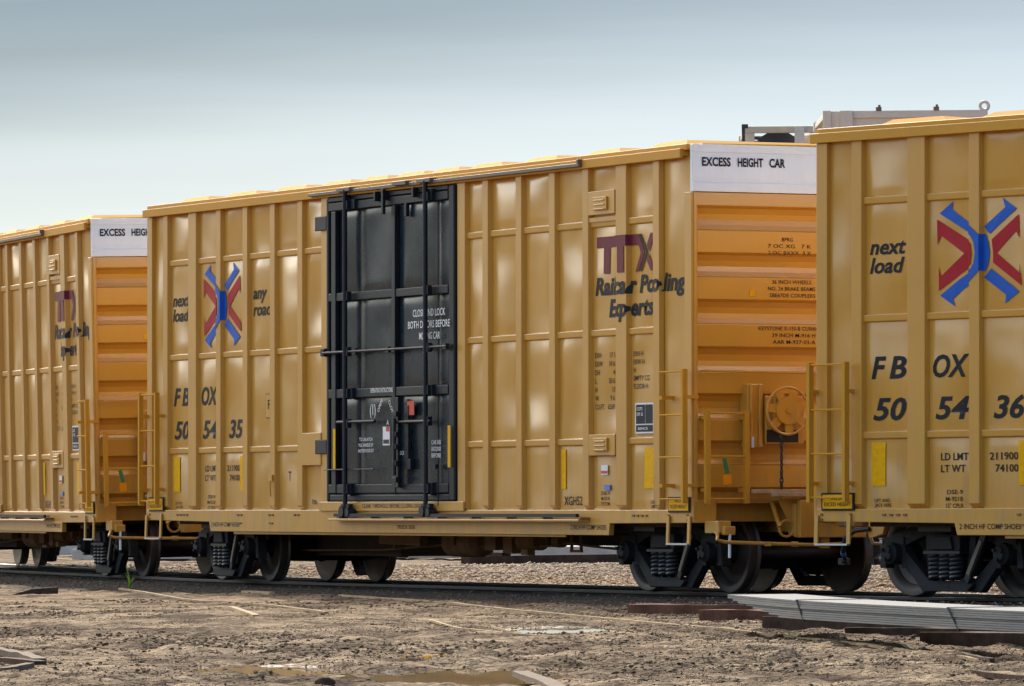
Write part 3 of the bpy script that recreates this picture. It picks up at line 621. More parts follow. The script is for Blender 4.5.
    T += [text_side(r, '2 INCH HF COMP SHOES', -5.62, .715, .055, -4.72, bold=.006), text_side(r, '2 INCH HF COMP SHOES', 4.82, .705, .055, 5.72, bold=.006)]
    T += [text_side(r, t, -5.88 + (.0 if i else .02), 1.08 - i * .072, .045, -5.62, bold=.006) for i, t in enumerate(('DSE-9', 'M-921B', '15" CPLR'))]
    T += [text_side(r, t, 5.50, 1.10 - i * .06, .04, 5.70, bold=.006) for i, t in enumerate(('DSE-9', 'M-921B', 'SYSTEM'))]
    T += [text_side(r, 'XGH52', 4.55, .985, .10, 5.00, bold=.006), text_side(r, 'TRUCK SIDE', .1, .70, .045, .62, bold=.004), text_side(r, '706', -2.55, 1.0, .06, -2.40, bold=.004)]
    for i, (a, b_) in enumerate((('EXH', '17 1'), ('EXW', '10 6'), ('DH', '4'), ('L', '50 6'), ('H', '13'), ('W', '9 6'), ('CU.FT.', '6269'))):
        z = 2.665 - i * .098; T.append(text_side(r, a, 5.34, z, .058, None, bold=.004)); T.append(text_side(r, b_, 5.6, z, .058, 5.83, bold=.004, right=True))
    for i, (a, b_) in enumerate((('EXH H', '6'), ('EXW H', '9'), ('H', '9'), ('EMPTY CG', '5'), ('FLOOR H', '3'))):
        z = 2.665 - i * .092; T.append(text_side(r, a, 6.31, z, .056, None, bold=.004)); T.append(text_side(r, b_, 6.6, z, .056, 6.82, bold=.004, right=True))
    T += [text_side(r, 'Railcar Pooling', 5.36, 3.385, .19, 7.56, bold=.035, shear=.2), text_side(r, 'Experts', 5.70, 3.13, .19, 6.81, bold=.035, shear=.2)]
    T += [text_side(r, 'T', -3.28, 1.30, .12, -3.20, bold=0), text_side(r, 'F', -3.9, 2.22, .12, -3.82, bold=0, lift=.013)]
    fr2 = MB()
    for a in (T,): pass
    join_objs(T, 'lettering')
    poly_side(r, [([(-3.98, 2.10), (-3.75, 2.10), (-3.75, 2.42), (-3.98, 2.42)][::1], 0)], 'inspection_stencil', ['undertan'], .006)
    poly_side(r, [([(-3.965, 2.115), (-3.765, 2.115), (-3.765, 2.405), (-3.965, 2.405)], 0)], 'inspection_stencil', ['rib'], .009)
    BL = [(-5.97, 4.02), (-5.77, 4.14), (-5.79, 4.06), (-5.50, 3.89), (-5.34, 3.78), (-5.30, 3.77), (-5.27, 3.67), (-5.26, 3.59), (-5.27, 3.50), (-5.30, 3.41), (-5.34, 3.40), (-5.50, 3.28), (-5.77, 3.12), (-5.74, 3.04), (-5.96, 3.16), (-5.67, 3.32), (-5.46, 3.42), (-5.41, 3.48), (-5.39, 3.59), (-5.41, 3.70), (-5.46, 3.77)]
    ring = [(-5.46, 3.79), (-5.25, 3.79), (-5.21, 3.70), (-5.20, 3.59), (-5.21, 3.47), (-5.25, 3.39), (-5.46, 3.39)]
    UR = [(-5.312, 3.86), (-4.99, 4.05), (-5.04, 4.15), (-4.83, 4.03), (-5.22, 3.78)]; LR = [(-5.20, 3.42), (-4.79, 3.17), (-5.0, 3.05), (-4.98, 3.14), (-5.312, 3.33)]
    RL = [(-6.01, 3.96), (-5.46, 3.69), (-5.44, 3.58), (-5.46, 3.47), (-5.98, 3.21), (-5.98, 3.47), (-5.95, 3.36), (-5.6, 3.59), (-5.95, 3.79), (-6.0, 3.69)]
    RR = [(-4.8, 3.97), (-4.79, 3.72), (-4.84, 3.8), (-5.12, 3.58), (-4.79, 3.36), (-4.79, 3.47), (-4.76, 3.23), (-5.17, 3.48), (-5.17, 3.58), (-5.19, 3.72)]
    BL[6] = (-5.24, 3.69); BL[7] = (-5.22, 3.59); BL[8] = (-5.24, 3.48); BL[5] = (-5.29, 3.785); BL[9] = (-5.29, 3.395)
    poly_side(r, [(BL, 0), (UR, 0), (LR, 0), (RL, 1), (RR, 1)], 'arrow_emblem', ['blue', 'red'])
    poly_side(r, [([(5.40, 4.045), (6.43, 4.045), (6.53, 3.92), (5.40, 3.92)], 0), ([(5.58, 3.919), (5.73, 3.919), (5.73, 3.62), (5.58, 3.62)], 0), ([(6.01, 3.919), (6.17, 3.919), (6.17, 3.62), (6.01, 3.62)], 0),
                  ([(6.531, 3.919), (6.59, 3.83), (6.43, 3.62), (6.35, 3.62), (6.49, 3.83), (6.44, 3.919)], 0),
                  ([(6.45, 4.045), (6.50, 4.045), (6.67, 3.83), (6.51, 3.62), (6.46, 3.62), (6.62, 3.83)], 1),
                  ([(6.73, 4.045), (6.84, 4.045), (6.70, 3.83), (6.64, 3.91)], 0), ([(6.69, 3.82), (6.84, 3.62), (6.74, 3.62), (6.64, 3.74)], 0)], 'operator_logo', ['maroon', 'black'])
    for x0, x1 in ((-6.995, -6.78), (-4.80, -4.68), (4.48, 4.60), (6.58, 6.80)):
        poly_side(r, [([(x0, 1.17), (x1, 1.17), (x1, 1.63), (x0, 1.63)], 0)], 'reflector_strip', ['reflector'])
    for x0, x1, z0, z1 in ((-7.70, -7.20, .91, 1.10), (7.27, 7.775, .90, 1.075)):
        sg = MB(); sg.box(x0, x1, -1.590, -1.575, z0, z1); q = sg.build('height_sign', 'black', r)
        MB().box(x0 + .022, x1 - .022, -1.594, -1.591, z0 + .022, z1 - .02).build('sign_face', 'reflector', q)
        t1 = text_flat(q, 'THIS CAR', x0 + .15, z0 + .115, .035, -1.597, x1 - .15, m='black'); t2 = text_flat(q, 'EXCESS HEIGHT', x0 + .05, z0 + .048, .04, -1.597, x1 - .05, m='black'); join_objs([t1, t2], 'sign_text')
    sg = MB(); sg.box(6.37, 6.82, -1.534, -1.526, 1.79, 2.135); q = sg.build('placard', 'wtext', r)
    f_ = MB(); f_.box(6.395, 6.61, -1.538, -1.535, 1.90, 2.115); f_.box(6.625, 6.80, -1.538, -1.535, 1.90, 2.115); f_.box(6.395, 6.80, -1.538, -1.535, 1.81, 1.885); f_.build('placard_face', 'black', q)
    t1 = text_flat(q, 'COTS', 6.42, 2.05, .035, -1.541, 6.56); t2 = text_flat(q, 'IDT SS', 6.42, 1.99, .035, -1.541, 6.57); t3 = text_flat(q, 'REPACK', 6.45, 1.83, .03, -1.541, 6.70); join_objs([t1, t2, t3], 'placard_text')
    sg = MB(); sg.box(5.52, 5.68, -1.534, -1.526, 1.33, 1.44); q = sg.build('sticker', 'wtext', r); MB().box(5.525, 5.675, -1.538, -1.535, 1.345, 1.375).build('sticker_stripe', 'redtag', q); MB().box(5.60, 5.74, -1.536, -1.526, 1.155, 1.215).build('sticker', 'bluetag', r)
    ts2 = text_side(r, 'CLEAR THRESHOLD BEFORE CLOSING DOORS', -.85, .955, .05, .95, bold=.003, name='sill_lettering', lift=.032)
    for v in ts2.data.vertices: v.co.y = -1.603
    # right end writing
    E = [text_end(r, t_, a_, 4.75, .092, b_, x=7.80, bold=.03) for t_, a_, b_ in (('EXCESS', -1.43, -1.07), ('HEIGHT', -.98, -.66), ('CAR', -.58, -.38))]
    for i, (t, y0, y1) in enumerate((('BPRG', -.42, -.28), ('7 OC XG   7 K', -.60, -.05), ('2 OC BXXX  3 X', -.60, -.05))): E.append(text_end(r, t, y0, 3.985 - .06 - i * .075, .042, y1, x=7.796, bold=.004))
    for i, (t, y0, y1) in enumerate((('36 INCH WHEELS', -.55, -.05), ('NO. 24 BRAKE BEAMS', -.60, .0), ('SBE67DE COUPLERS', -.58, .0))): E.append(text_end(r, t, y0, 3.45 - i * .075, .042, y1, x=7.796, bold=.004))
    for i, (t, y0, y1) in enumerate((('KEYSTONE X-15S-B CUSHION', -.72, .1), ('39 INCH M-916 H', -.55, .0), ('AAR M-937-03-A', -.54, .0))): E.append(text_end(r, t, y0, 2.93 - i * .075, .042, y1, x=7.796, bold=.004))
    join_objs(E, 'end_lettering')
    MB().box(7.96, 7.967, -1.26, -1.16, 1.21, 1.32).build('orange_tag', 'orange', r); MB().bar((7.965, -1.21, 1.33), (7.965, -1.25, 1.50), .05, .006, up=(1, 0, 0)).build('green_tag', 'green', r)
    MB().box(7.797, 7.80, -.83, -.77, 3.31, 3.38).build('yellow_dot', 'reflector', r)
    make_truck(r, 6.225, R(3.3)); make_truck(r, -6.225, R(-3.0))
    return r
def place_car(c, X, Y, rz, rl, label):
    c.location = (X, Y, 0); c.rotation_euler = (-rl, 0, R(rz)); tag(c, label, 'freight car', 'yellow boxcars coupled in a train')
def numbers(c, n):
    T = [text_side(c, n[:2], -6.97, 1.87, .225, -6.47, bold=.025, shear=.22), text_side(c, n[2:4], -6.03, 1.87, .225, -5.53, bold=.025, shear=.22), text_side(c, n[4:], -5.18, 1.87, .225, -4.73, bold=.025, shear=.22)]
    join_objs(T, 'car_number')
car2 = make_boxcar(); car1 = copy_tree(car2); car3 = copy_tree(car2)
place_car(car2, -.0587, 74.9392, -63.857, .0075, 'yellow boxcar in the middle with black plug door and number 505435')
place_car(car1, -6.6303, 91.9161, -72.393, -.0129, 'yellow boxcar farthest away, cut off by the left edge, with white end panel')
place_car(car3, 9.4765, 60.0031, -49.623, .0134, 'nearest yellow boxcar at the right edge, with number 505436 and large arrow emblem')
numbers(car2, '505435'); numbers(car3, '505436')
# ------------------------------------------------------------------ track
def catmull(P, n=24):
    P = [Vector(p) for p in P]; out = []
    for i in range(1, len(P) - 2):
        a, b, c, d = P[i - 1:i + 3]
        for k in range(n):
            t = k / n; out.append(.5 * ((2 * b) + (c - a) * t + (2 * a - 5 * b + 4 * c - d) * t * t + (3 * b - 3 * c + d - a) * t ** 3))
    out.append(P[-2]); return out
CT = [(-13.2, 120.0), (-11.4, 109.5), (-8.513, 97.849), (-4.747, 85.983), (-2.802, 80.527), (2.684, 69.351), (5.444, 64.745), (13.509, 55.261), (19.5, 50.2), (29, 43.5), (40, 38)]
CL = catmull([(x, y, 0) for x, y in CT], 20)
def offset(line, d, z=0):
    o = []
    for i, p in enumerate(line):
        t = (line[min(i + 1, len(line) - 1)] - line[max(i - 1, 0)]).normalized(); nn = Vector((-t.y, t.x, 0)); o.append(Vector((p.x + nn.x * d, p.y + nn.y * d, z)))
    return o
def sweep(line, prof, mi=None):
    m = MB(); n = len(prof); vs = []
    for i, p in enumerate(line):
        t = (line[min(i + 1, len(line) - 1)] - line[max(i - 1, 0)]).normalized(); nn = Vector((-t.y, t.x, 0))
        for a, b in prof: vs.append((p.x + nn.x * a, p.y + nn.y * a, p.z + b))
    fs = []; mis = []
    for i in range(len(line) - 1):
        for k in range(n): fs.append((i * n + k, i * n + (k + 1) % n, (i + 1) * n + (k + 1) % n, (i + 1) * n + k)); mis.append(mi[k] if mi else 0)
    m.add(vs, fs); m.mi = mis; return m
RP = [(-.037, 0), (-.037, -.03), (-.01, -.045), (-.01, -.14), (-.07, -.16), (-.07, -.17), (.07, -.17), (.07, -.16), (.01, -.14), (.01, -.045), (.037, -.03), (.037, 0)]
RM = [0] * 11 + [1]
def make_track(name, line, label, nties):
    t = empty(name, None, line[0]); tag(t, label, 'railway track')
    inv = Matrix.Translation(-Vector(line[0]))
    for d in (-.755, .755):
        m = sweep(offset(line, d), RP, RM); m.v = [tuple(inv @ Vector(v)) for v in m.v]; m.build('rail', ['rail', 'railtop'], t, smooth=40)
    # ties
    L = [0]
    for a, b in zip(line, line[1:]): L.append(L[-1] + (b - a).length)
    proto = MB().box(-.11, .11, -1.28, 1.28, -.29, -.115).build('tie', 'wood', t, bevel=.01); first = True
    for k in range(nties):
        s = k * .56 + 20
        i = max(j for j in range(len(L)) if L[j] <= s)
        if i >= len(line) - 1: break
        f = (s - L[i]) / (L[i + 1] - L[i]); p = line[i].lerp(line[i + 1], f) - Vector(line[0]); a = line[i + 1] - line[i]
        o = proto if first else proto.copy()
        if not first: C.objects.link(o)
        first = False
        o.location = p; o.rotation_euler.z = math.atan2(a.y, a.x)
    return t
make_track('railway_track', CL, 'curving railway track with worn rails under the yellow boxcars', 90)
# ------------------------------------------------------------------ ground
PUD = [(-1.92, 45.6, .50, 1.0), (-.56, 43.5, .66, 1.3), (.46, 57.0, .56, 1.5)]
WATER = -.144
def axis(dense0, dense1, step, far, g=1.25):
    a = list(np.arange(dense0, dense1, step)); s = step; x = a[0]
    left = []
    while x > -far: s *= g; x -= s; left.append(x)
    s = step; x = a[-1]; right = []
    while x < far: s *= g; x += s; right.append(x)
    return np.array(left[::-1] + a + right)
def vnoise(x, y, seed, sc):
    """cheap value noise on arrays"""
    x = x / sc + seed * 13.7; y = y / sc + seed * 7.3; xi = np.floor(x); yi = np.floor(y); fx = x - xi; fy = y - yi
    fx = fx * fx * (3 - 2 * fx); fy = fy * fy * (3 - 2 * fy)
    def h(a, b): v = np.sin(a * 127.1 + b * 311.7 + seed * 17.17) * 43758.5453; return v - np.floor(v)
    return (h(xi, yi) * (1 - fx) + h(xi + 1, yi) * fx) * (1 - fy) + (h(xi, yi + 1) * (1 - fx) + h(xi + 1, yi + 1) * fx) * fy - .5
CLn = np.array([(p.x, p.y) for p in CL])
def track_dist(x, y):
    sh = x.shape; x = x.ravel(); y = y.ravel(); d = np.full(x.shape, 1e9)
    for px, py in CLn: d = np.minimum(d, (x - px) ** 2 + (y - py) ** 2)
    return np.sqrt(d).reshape(sh)
_o = np.argsort(CLn[:, 0])
def yt(x): return np.interp(x, CLn[_o, 0], CLn[_o, 1])
def ground_z(x, y):
    x = np.asarray(x, float); y = np.asarray(y, float)
    dt = track_dist(x, y)
    z = -.045 - .05 * np.clip((dt - 1.2) / 3, 0, 1) - .035 * np.clip((dt - 4) / 10, 0, 1)
    near = np.clip(1 - np.abs(dt) / 3.0, 0, 1)
    rough = np.clip((dt - 1.2) / 2.0, .25, 1)
    front = np.clip((62 - y) / 10, 0, 1)
    z = z + rough * (.030 * vnoise(x, y * .8, 1, 1.9) + .034 * vnoise(x, y, 2, .62) + (.024 + .030 * front) * vnoise(x, y, 3, .26) + (.020 + .018 * front) * vnoise(x, y, 4, .115))
    patch = np.clip(vnoise(x * .5, y * .6, 21, 2.2) + .12, 0, .5) * 2 * front
    z = z + patch * (.075 * vnoise(x, y, 22, .17) + .04 * vnoise(x, y, 23, .34))
    # wheel ruts running along the track
    z = z - .022 * front * np.clip(np.sin(x * 1.1 + y * .30 + vnoise(x, y, 6, 4) * 3), -.2, 1)
    behind = np.clip((y - (72 - 1.9 * x) - 9) / 4, 0, 1)
    z = z + behind * .04
    for px, py, rx, ry in PUD:
        q = ((x - px) / rx) ** 2 + ((y - py) / ry) ** 2; w = np.exp(-(q * .60) ** 3); z = z * (1 - w) + w * (WATER - .03 + .35 * (z + .13))
    far = np.clip((np.hypot(x, y - 70) - 60) / 60, 0, 1)
    return z * (1 - far) + far * -.12
def wet(x, y):
    w = np.zeros_like(x)
    for px, py, rx, ry in PUD: q = ((x - px) / (rx * 1.05)) ** 2 + ((y - py - .25) / (ry * 1.05)) ** 2; w = np.maximum(w, np.exp(-q * .8))
    w = w + .12 * np.clip((60 - y) / 16, 0, 1) * (vnoise(x, y * .5, 9, 2.2) + .25)
    return np.clip(w, 0, 1)
gx = axis(-8.2, 9.4, .046, 6000, 1.35); gy = np.concatenate([axis(37, 70, .052, 6000, 1.22)[:-1]]); gy = gy[gy < 70]; g2 = axis(70, 98, .10, 6000, 1.22); gy = np.concatenate([gy, g2[g2 >= 70]])
GX, GY = np.meshgrid(gx, gy); GZ = ground_z(GX, GY)
def grid_mesh(name, X, Y, Z):
    ny, nx = X.shape; me = bpy.data.meshes.new(name); me.vertices.add(nx * ny)
    me.vertices.foreach_set('co', np.stack([X, Y, Z], -1).ravel())
    i = (np.arange(ny - 1)[:, None] * nx + np.arange(nx - 1)[None]).ravel(); q = np.stack([i, i + 1, i + nx + 1, i + nx], 1)
    me.loops.add(q.size); me.loops.foreach_set('vertex_index', q.ravel()); me.polygons.add(len(q)); me.polygons.foreach_set('loop_start', np.arange(len(q)) * 4)
    me.update(calc_edges=True); return me
gm = grid_mesh('ground', GX, GY, GZ); at2 = gm.attributes.new('painted_shade', 'FLOAT', 'POINT'); at2.data.foreach_set('value', np.clip((3.6 + .5 * vnoise(GX, GY, 31, 1.5) - track_dist(GX, GY)) / .6, 0, 1).ravel() * ((GY < yt(GX) + 1.0) | (track_dist(GX, GY) < 1.3)).ravel()); at = gm.attributes.new('wet', 'FLOAT', 'POINT'); at.data.foreach_set('value', wet(GX, GY).ravel())  # first mask: train shade painted into the dirt on the near side
gob = bpy.data.objects.new('ground', gm); C.objects.link(gob); tag(gob, kind='structure')
def ground_material():
    m = bpy.data.materials.new('yard_dirt'); m.use_nodes = True; t = m.node_tree; b = t.nodes['Principled BSDF']; b.inputs['Specular IOR Level'].default_value = .1; N = t.nodes.new; Lk = t.links.new
    co = N('ShaderNodeTexCoord'); 
    n1 = N('ShaderNodeTexNoise'); n1.inputs['Scale'].default_value = .8; n1.inputs['Detail'].default_value = 8; n1.inputs['Roughness'].default_value = .7; Lk(co.outputs['Object'], n1.inputs[0])
    n2 = N('ShaderNodeTexNoise'); n2.inputs['Scale'].default_value = 9; n2.inputs['Detail'].default_value = 8; n2.inputs['Roughness'].default_value = .75; Lk(co.outputs['Object'], n2.inputs[0])
    r1 = N('ShaderNodeValToRGB'); els = r1.color_ramp.elements; els[0].position = .40; els[0].color = (.075, .050, .031, 1); els[1].position = .60; els[1].color = (.35, .265, .172, 1); Lk(n1.outputs[0], r1.inputs[0])
    r2 = N('ShaderNodeValToRGB'); els = r2.color_ramp.elements; els[0].position = .34; els[0].color = (.36, .32, .29, 1); els[1].position = .66; els[1].color = (1.25, 1.25, 1.22, 1); Lk(n2.outputs[0], r2.inputs[0])
    mx = N('ShaderNodeMix'); mx.data_type = 'RGBA'; mx.blend_type = 'MULTIPLY'; mx.inputs[0].default_value = 1; Lk(r1.outputs[0], mx.inputs[6]); Lk(r2.outputs[0], mx.inputs[7])
    a = N('ShaderNodeAttribute'); a.attribute_name = 'wet'
    wn = N('ShaderNodeMath'); wn.operation = 'MULTIPLY_ADD'; wn.inputs[1].default_value = .9; wn.inputs[2].default_value = -.45; Lk(n2.outputs[0], wn.inputs[0])
    ws = N('ShaderNodeMath'); ws.operation = 'ADD'; Lk(a.outputs['Fac'], ws.inputs[0]); Lk(wn.outputs[0], ws.inputs[1])
    wr = N('ShaderNodeMapRange'); wr.inputs[1].default_value = .38; wr.inputs[2].default_value = .8; Lk(ws.outputs[0], wr.inputs[0])
    mw = N('ShaderNodeMix'); mw.data_type = 'RGBA'; Lk(wr.outputs[0], mw.inputs[0]); Lk(mx.outputs[2], mw.inputs[6])
    dk = N('ShaderNodeMix'); dk.data_type = 'RGBA'; dk.blend_type = 'MULTIPLY'; dk.inputs[0].default_value = 1; dk.inputs[7].default_value = (.42, .38, .34, 1); Lk(mx.outputs[2], dk.inputs[6]); Lk(dk.outputs[2], mw.inputs[7])
    ab = N('ShaderNodeAttribute'); ab.attribute_name = 'painted_shade'; mb_ = N('ShaderNodeMix'); mb_.data_type = 'RGBA'; Lk(ab.outputs['Fac'], mb_.inputs[0]); Lk(mw.outputs[2], mb_.inputs[6])
    db = N('ShaderNodeMix'); db.data_type = 'RGBA'; db.blend_type = 'MULTIPLY'; db.inputs[0].default_value = 1; db.inputs[7].default_value = (.055, .052, .048, 1); Lk(r2.outputs[0], db.inputs[6]); Lk(db.outputs[2], mb_.inputs[7]); Lk(mb_.outputs[2], b.inputs['Base Color'])  # near-black dirt colour that deepens the train's shadow beside the rails
    rr = N('ShaderNodeMapRange'); rr.inputs[3].default_value = .92; rr.inputs[4].default_value = .3; Lk(wr.outputs[0], rr.inputs[0]); Lk(rr.outputs[0], b.inputs['Roughness'])
    sp = N('ShaderNodeMapRange'); sp.inputs[3].default_value = .03; sp.inputs[4].default_value = .22; Lk(wr.outputs[0], sp.inputs[0]); Lk(sp.outputs[0], b.inputs['Specular IOR Level'])
    n3 = N('ShaderNodeTexNoise'); n3.inputs['Scale'].default_value = 17; n3.inputs['Detail'].default_value = 6; Lk(co.outputs['Object'], n3.inputs[0])
    bp = N('ShaderNodeBump'); bp.inputs['Strength'].default_value = .9; bp.inputs['Distance'].default_value = .06; Lk(n3.outputs[0], bp.inputs['Height']); Lk(bp.outputs[0], b.inputs['Normal'])
    return m
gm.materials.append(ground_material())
hv = []; hf = []; nh = 90  # unseen ridge, added so low reflections in the cars turn dark
for i in range(nh + 1):
    a = R(-22 - 130 * i / nh); d = 520 + 60 * noise.noise(Vector((i * .13, 1, 0))); h = 27 + 11 * noise.noise(Vector((i * .21, 0, 0))) + 3.5 * noise.noise(Vector((i * .9, 3, 0)))
    for dd, hh in ((-90, -1), (0, h), (140, h * .8), (260, -1)): hv.append((math.sin(a) * (d + dd), math.cos(a) * (d + dd), hh))
for i in range(nh):
    for k in range(3): hf.append((i * 4 + k, i * 4 + k + 1, i * 4 + k + 5, i * 4 + k + 4))
hm = MB(); hm.add(hv, hf); M['ridge_dark'] = mat('unseen_ridge_dark', (0.075, 0.075, 0.045), 0.95, var=.4, vscale=.02, spec=.1); tag(hm.build('unseen_ridge', 'ridge_dark', smooth=60), kind='structure')
# puddles: one level sheet each, the shore is where the dip in the ground meets it
wm = bpy.data.materials.new('muddy_water'); wm.use_nodes = True; b = wm.node_tree.nodes['Principled BSDF']; b.inputs['Base Color'].default_value = (.13, .08, .032, 1); b.inputs['Roughness'].default_value = .03; b.inputs['Specular IOR Level'].default_value = .30
for px, py, rx, ry in PUD:
    n = 40; m = MB(); m.add([(1.5 * rx * math.cos(2 * math.pi * k / n), 1.5 * ry * math.sin(2 * math.pi * k / n), 0) for k in range(n)], [tuple(range(n))])
    o = m.build('puddle', wm, fixn=False); o.location = (px, py, WATER); tag(o, kind='structure')
# ------------------------------------------------------------------ gravel and clods (uncountable)
def stones(name, n, xr, yr, size, matl, cond, seed, flat=.6):
    g = np.random.default_rng(seed); x = g.uniform(*xr, n); y = g.uniform(*yr, n); k = cond(x, y); x = x[k]; y = y[k]; n = len(x)
    s = size[0] + (size[1] - size[0]) * g.random(n) ** 2.5; z = ground_z(x, y)
    base = np.array([(1, 0, 0), (-.9, .1, .1), (.1, 1, -.1), (-.1, -1, .1), (0, .1, .9), (.1, 0, -1)], float)
    F = np.array([(0, 2, 4), (2, 1, 4), (1, 3, 4), (3, 0, 4), (2, 0, 5), (1, 2, 5), (3, 1, 5), (0, 3, 5)])
    V = base[None] * (1 + .35 * (g.random((n, 6, 1)) - .5)) + .22 * (g.random((n, 6, 3)) - .5); V[:, :, 2] *= flat
    a = g.random(n) * 6.28; ca, sa = np.cos(a)[:, None], np.sin(a)[:, None]; X = V[:, :, 0] * ca - V[:, :, 1] * sa; Y = V[:, :, 0] * sa + V[:, :, 1] * ca
    P = np.stack([X * s[:, None] + x[:, None], Y * s[:, None] + y[:, None], V[:, :, 2] * s[:, None] + (z + s * .2)[:, None]], -1).reshape(-1, 3)
    q = (F[None] + (np.arange(n) * 6)[:, None, None]).reshape(-1, 3)
    me = bpy.data.meshes.new(name); me.vertices.add(len(P)); me.vertices.foreach_set('co', P.ravel()); me.loops.add(q.size); me.loops.foreach_set('vertex_index', q.ravel())
    me.polygons.add(len(q)); me.polygons.foreach_set('loop_start', np.arange(len(q)) * 3); me.update(calc_edges=True); me.materials.append(matl)
    o = bpy.data.objects.new(name, me); C.objects.link(o); return o
def stone_mat(name, c0, c1, sc):
    m = bpy.data.materials.new(name); m.use_nodes = True; t = m.node_tree; b = t.nodes['Principled BSDF']; co = t.nodes.new('ShaderNodeTexCoord'); n = t.nodes.new('ShaderNodeTexWhiteNoise')
    vd = t.nodes.new('ShaderNodeTexVoronoi'); vd.inputs['Scale'].default_value = sc; t.links.new(co.outputs['Object'], vd.inputs[0]); t.links.new(vd.outputs['Color'], n.inputs[0])
    r = t.nodes.new('ShaderNodeValToRGB'); r.color_ramp.elements[0].color = (*c0, 1); r.color_ramp.elements[1].color = (*c1, 1); t.links.new(n.outputs[0], r.inputs[0]); t.links.new(r.outputs[0], b.inputs['Base Color']); b.inputs['Roughness'].default_value = .9; b.inputs['Specular IOR Level'].default_value = .06
    return m
MG = stone_mat('gravel_stone', (.24, .18, .12), (.62, .50, .35), 16); MC = stone_mat('mud_clod', (.06, .040, .024), (.27, .19, .115), 9)
fov = lambda x, y: np.abs(x) < y * .0845 + 2.2
tag(stones('gravel', 95000, (-11, 12), (62, 100), (.016, .05), MG, lambda x, y: fov(x, y) & (track_dist(x, y) > 1.35) & (y > yt(x) + 3.0), 3), kind='stuff', label='pale crushed gravel spread around and behind the track', cat='gravel')
tag(stones('mud_clods', 170000, (-8, 8), (38, 72), (.005, .026), MC, lambda x, y: fov(x, y) & (track_dist(x, y) > 3.3) & (vnoise(x * .55, y * .5, 12, 1.1) + .7 * vnoise(x, y, 13, .3) > .13), 4), kind='stuff', label='dark loose clods in patches strewn over the muddy foreground', cat='dirt clods')
tag(stones('pebbles', 6000, (-1.5, 7), (44, 66), (.008, .022), MG, lambda x, y: fov(x, y) & (x > 1.0 - (y - 50) * .05), 5), kind='stuff', label='small pale pebbles around the timbers on the right', cat='pebbles')
tag(stones('grit', 190000, (-6.5, 6.5), (38, 68), (.003, .011), MC, lambda x, y: (np.abs(x) < y * .0845 + .9) & (track_dist(x, y) > 3.2) & (vnoise(x, y, 41, .5) + .6 * vnoise(x * .6, y * .4, 42, 1.6) > -.12), 6, .8), kind='stuff', label='fine dark grit covering the yard dirt', cat='grit')
tag(stones('ballast', 16000, (-9, 11), (50, 98), (.010, .030), MC, lambda x, y: fov(x, y) & (track_dist(x, y) > 1.0) & (track_dist(x, y) < 3.8) & (y < yt(x)), 8), kind='stuff', label='dark ballast over the painted shade along the near side of the track', cat='ballast')
# ------------------------------------------------------------------ pale stack on timbers (right)
def gz(x, y): return float(ground_z(np.array([x]), np.array([y]))[0])
st = empty('steel_strip_stack', None, (2.03, 54.1, .08)); tag(st, 'long pale grey stack of thin steel strips banded together on timbers at the right', 'steel stack')
path = catmull([(2.0, 55.5, 0), (2.20, 54.3, 0), (2.80, 50.9, 0), (3.85, 47.3, 0), (5.0, 44.1, 0), (6.2, 41.2, 0), (7.2, 39, 0)], 10)
nl = 9
for k in range(nl):
    z = .085 + k * .0175; cut = max(0, int((nl - 1 - k) * .9)); ln = [Vector((p.x - 2.03 + random.uniform(-.002, .002), p.y - 54.1, z - .08)) for p in path[cut:]]
    sweep(offset(ln, random.uniform(-.014, .014), z - .08), [(-.31, 0), (-.31, .0145), (.31, .0145), (.31, 0)][::-1]).build('strip', 'pale', st)
for i in (9, 19, 32):
    p = path[i]; t = (path[i + 1] - p).normalized(); nn = Vector((-t.y, t.x, 0)); m = MB(); q = p - Vector((2.03, 54.1, 0)); z0, z1 = -.012, .165
    a = t * .12
    m.bar(q - nn * .318 + a + Vector((0, 0, z0)), q - nn * .318 - a + Vector((0, 0, z1)), .02, .006); m.bar(q - nn * .318 - a + Vector((0, 0, z1)), q + nn * .318 - a + Vector((0, 0, z1)), .02, .006); m.bar(q + nn * .318 + a + Vector((0, 0, z0)), q + nn * .318 - a + Vector((0, 0, z1)), .02, .006)
    m.build('band', 'hose', st)
TB = [(1.24, 63.0, 3.0, 61.6, 'redwood', 'brown timber lying under the far tip of the pale steel stack, farthest of the timbers'),
      (1.88, 59.6, 3.9, 58.0, 'redwood', 'reddish timber second from the back under the steel stack'),
      (2.33, 55.6, 4.6, 53.8, 'wood', 'dark grey timber in the middle of the row under the steel stack'),
      (2.95, 53.1, 5.2, 51.2, 'wood', 'weathered timber with pale worn top, second nearest under the steel stack'),
      (3.45, 50.7, 5.6, 48.7, 'wood', 'dark timber nearest the camera at the right edge under the steel stack')]
for x0, y0, x1, y1, mt, lab in TB:
    d = Vector((x1 - x0, y1 - y0, 0)); z = min(gz(x0, y0), gz(x1, y1)); m = MB(); n = 14; vs = []
    L = d.length
    for i in range(n + 1):
        for a, b_ in ((-.115, -.03), (.115, -.03), (.115, .125), (-.115, .125)):
            vs.append((L * i / n + random.uniform(-.006, .006), a + random.uniform(-.006, .006), b_ + random.uniform(-.006, .006)))
    fs = [(i * 4 + k, i * 4 + (k + 1) % 4, i * 4 + 4 + (k + 1) % 4, i * 4 + 4 + k) for i in range(n) for k in range(4)] + [(3, 2, 1, 0), tuple(n * 4 + k for k in range(4))]
    m.add(vs, fs); o = m.build('timber', mt, bevel=.008, loc=(x0, y0, z), rz=math.atan2(d.y, d.x)); tag(o, lab, 'timber', 'timbers under the steel stack')
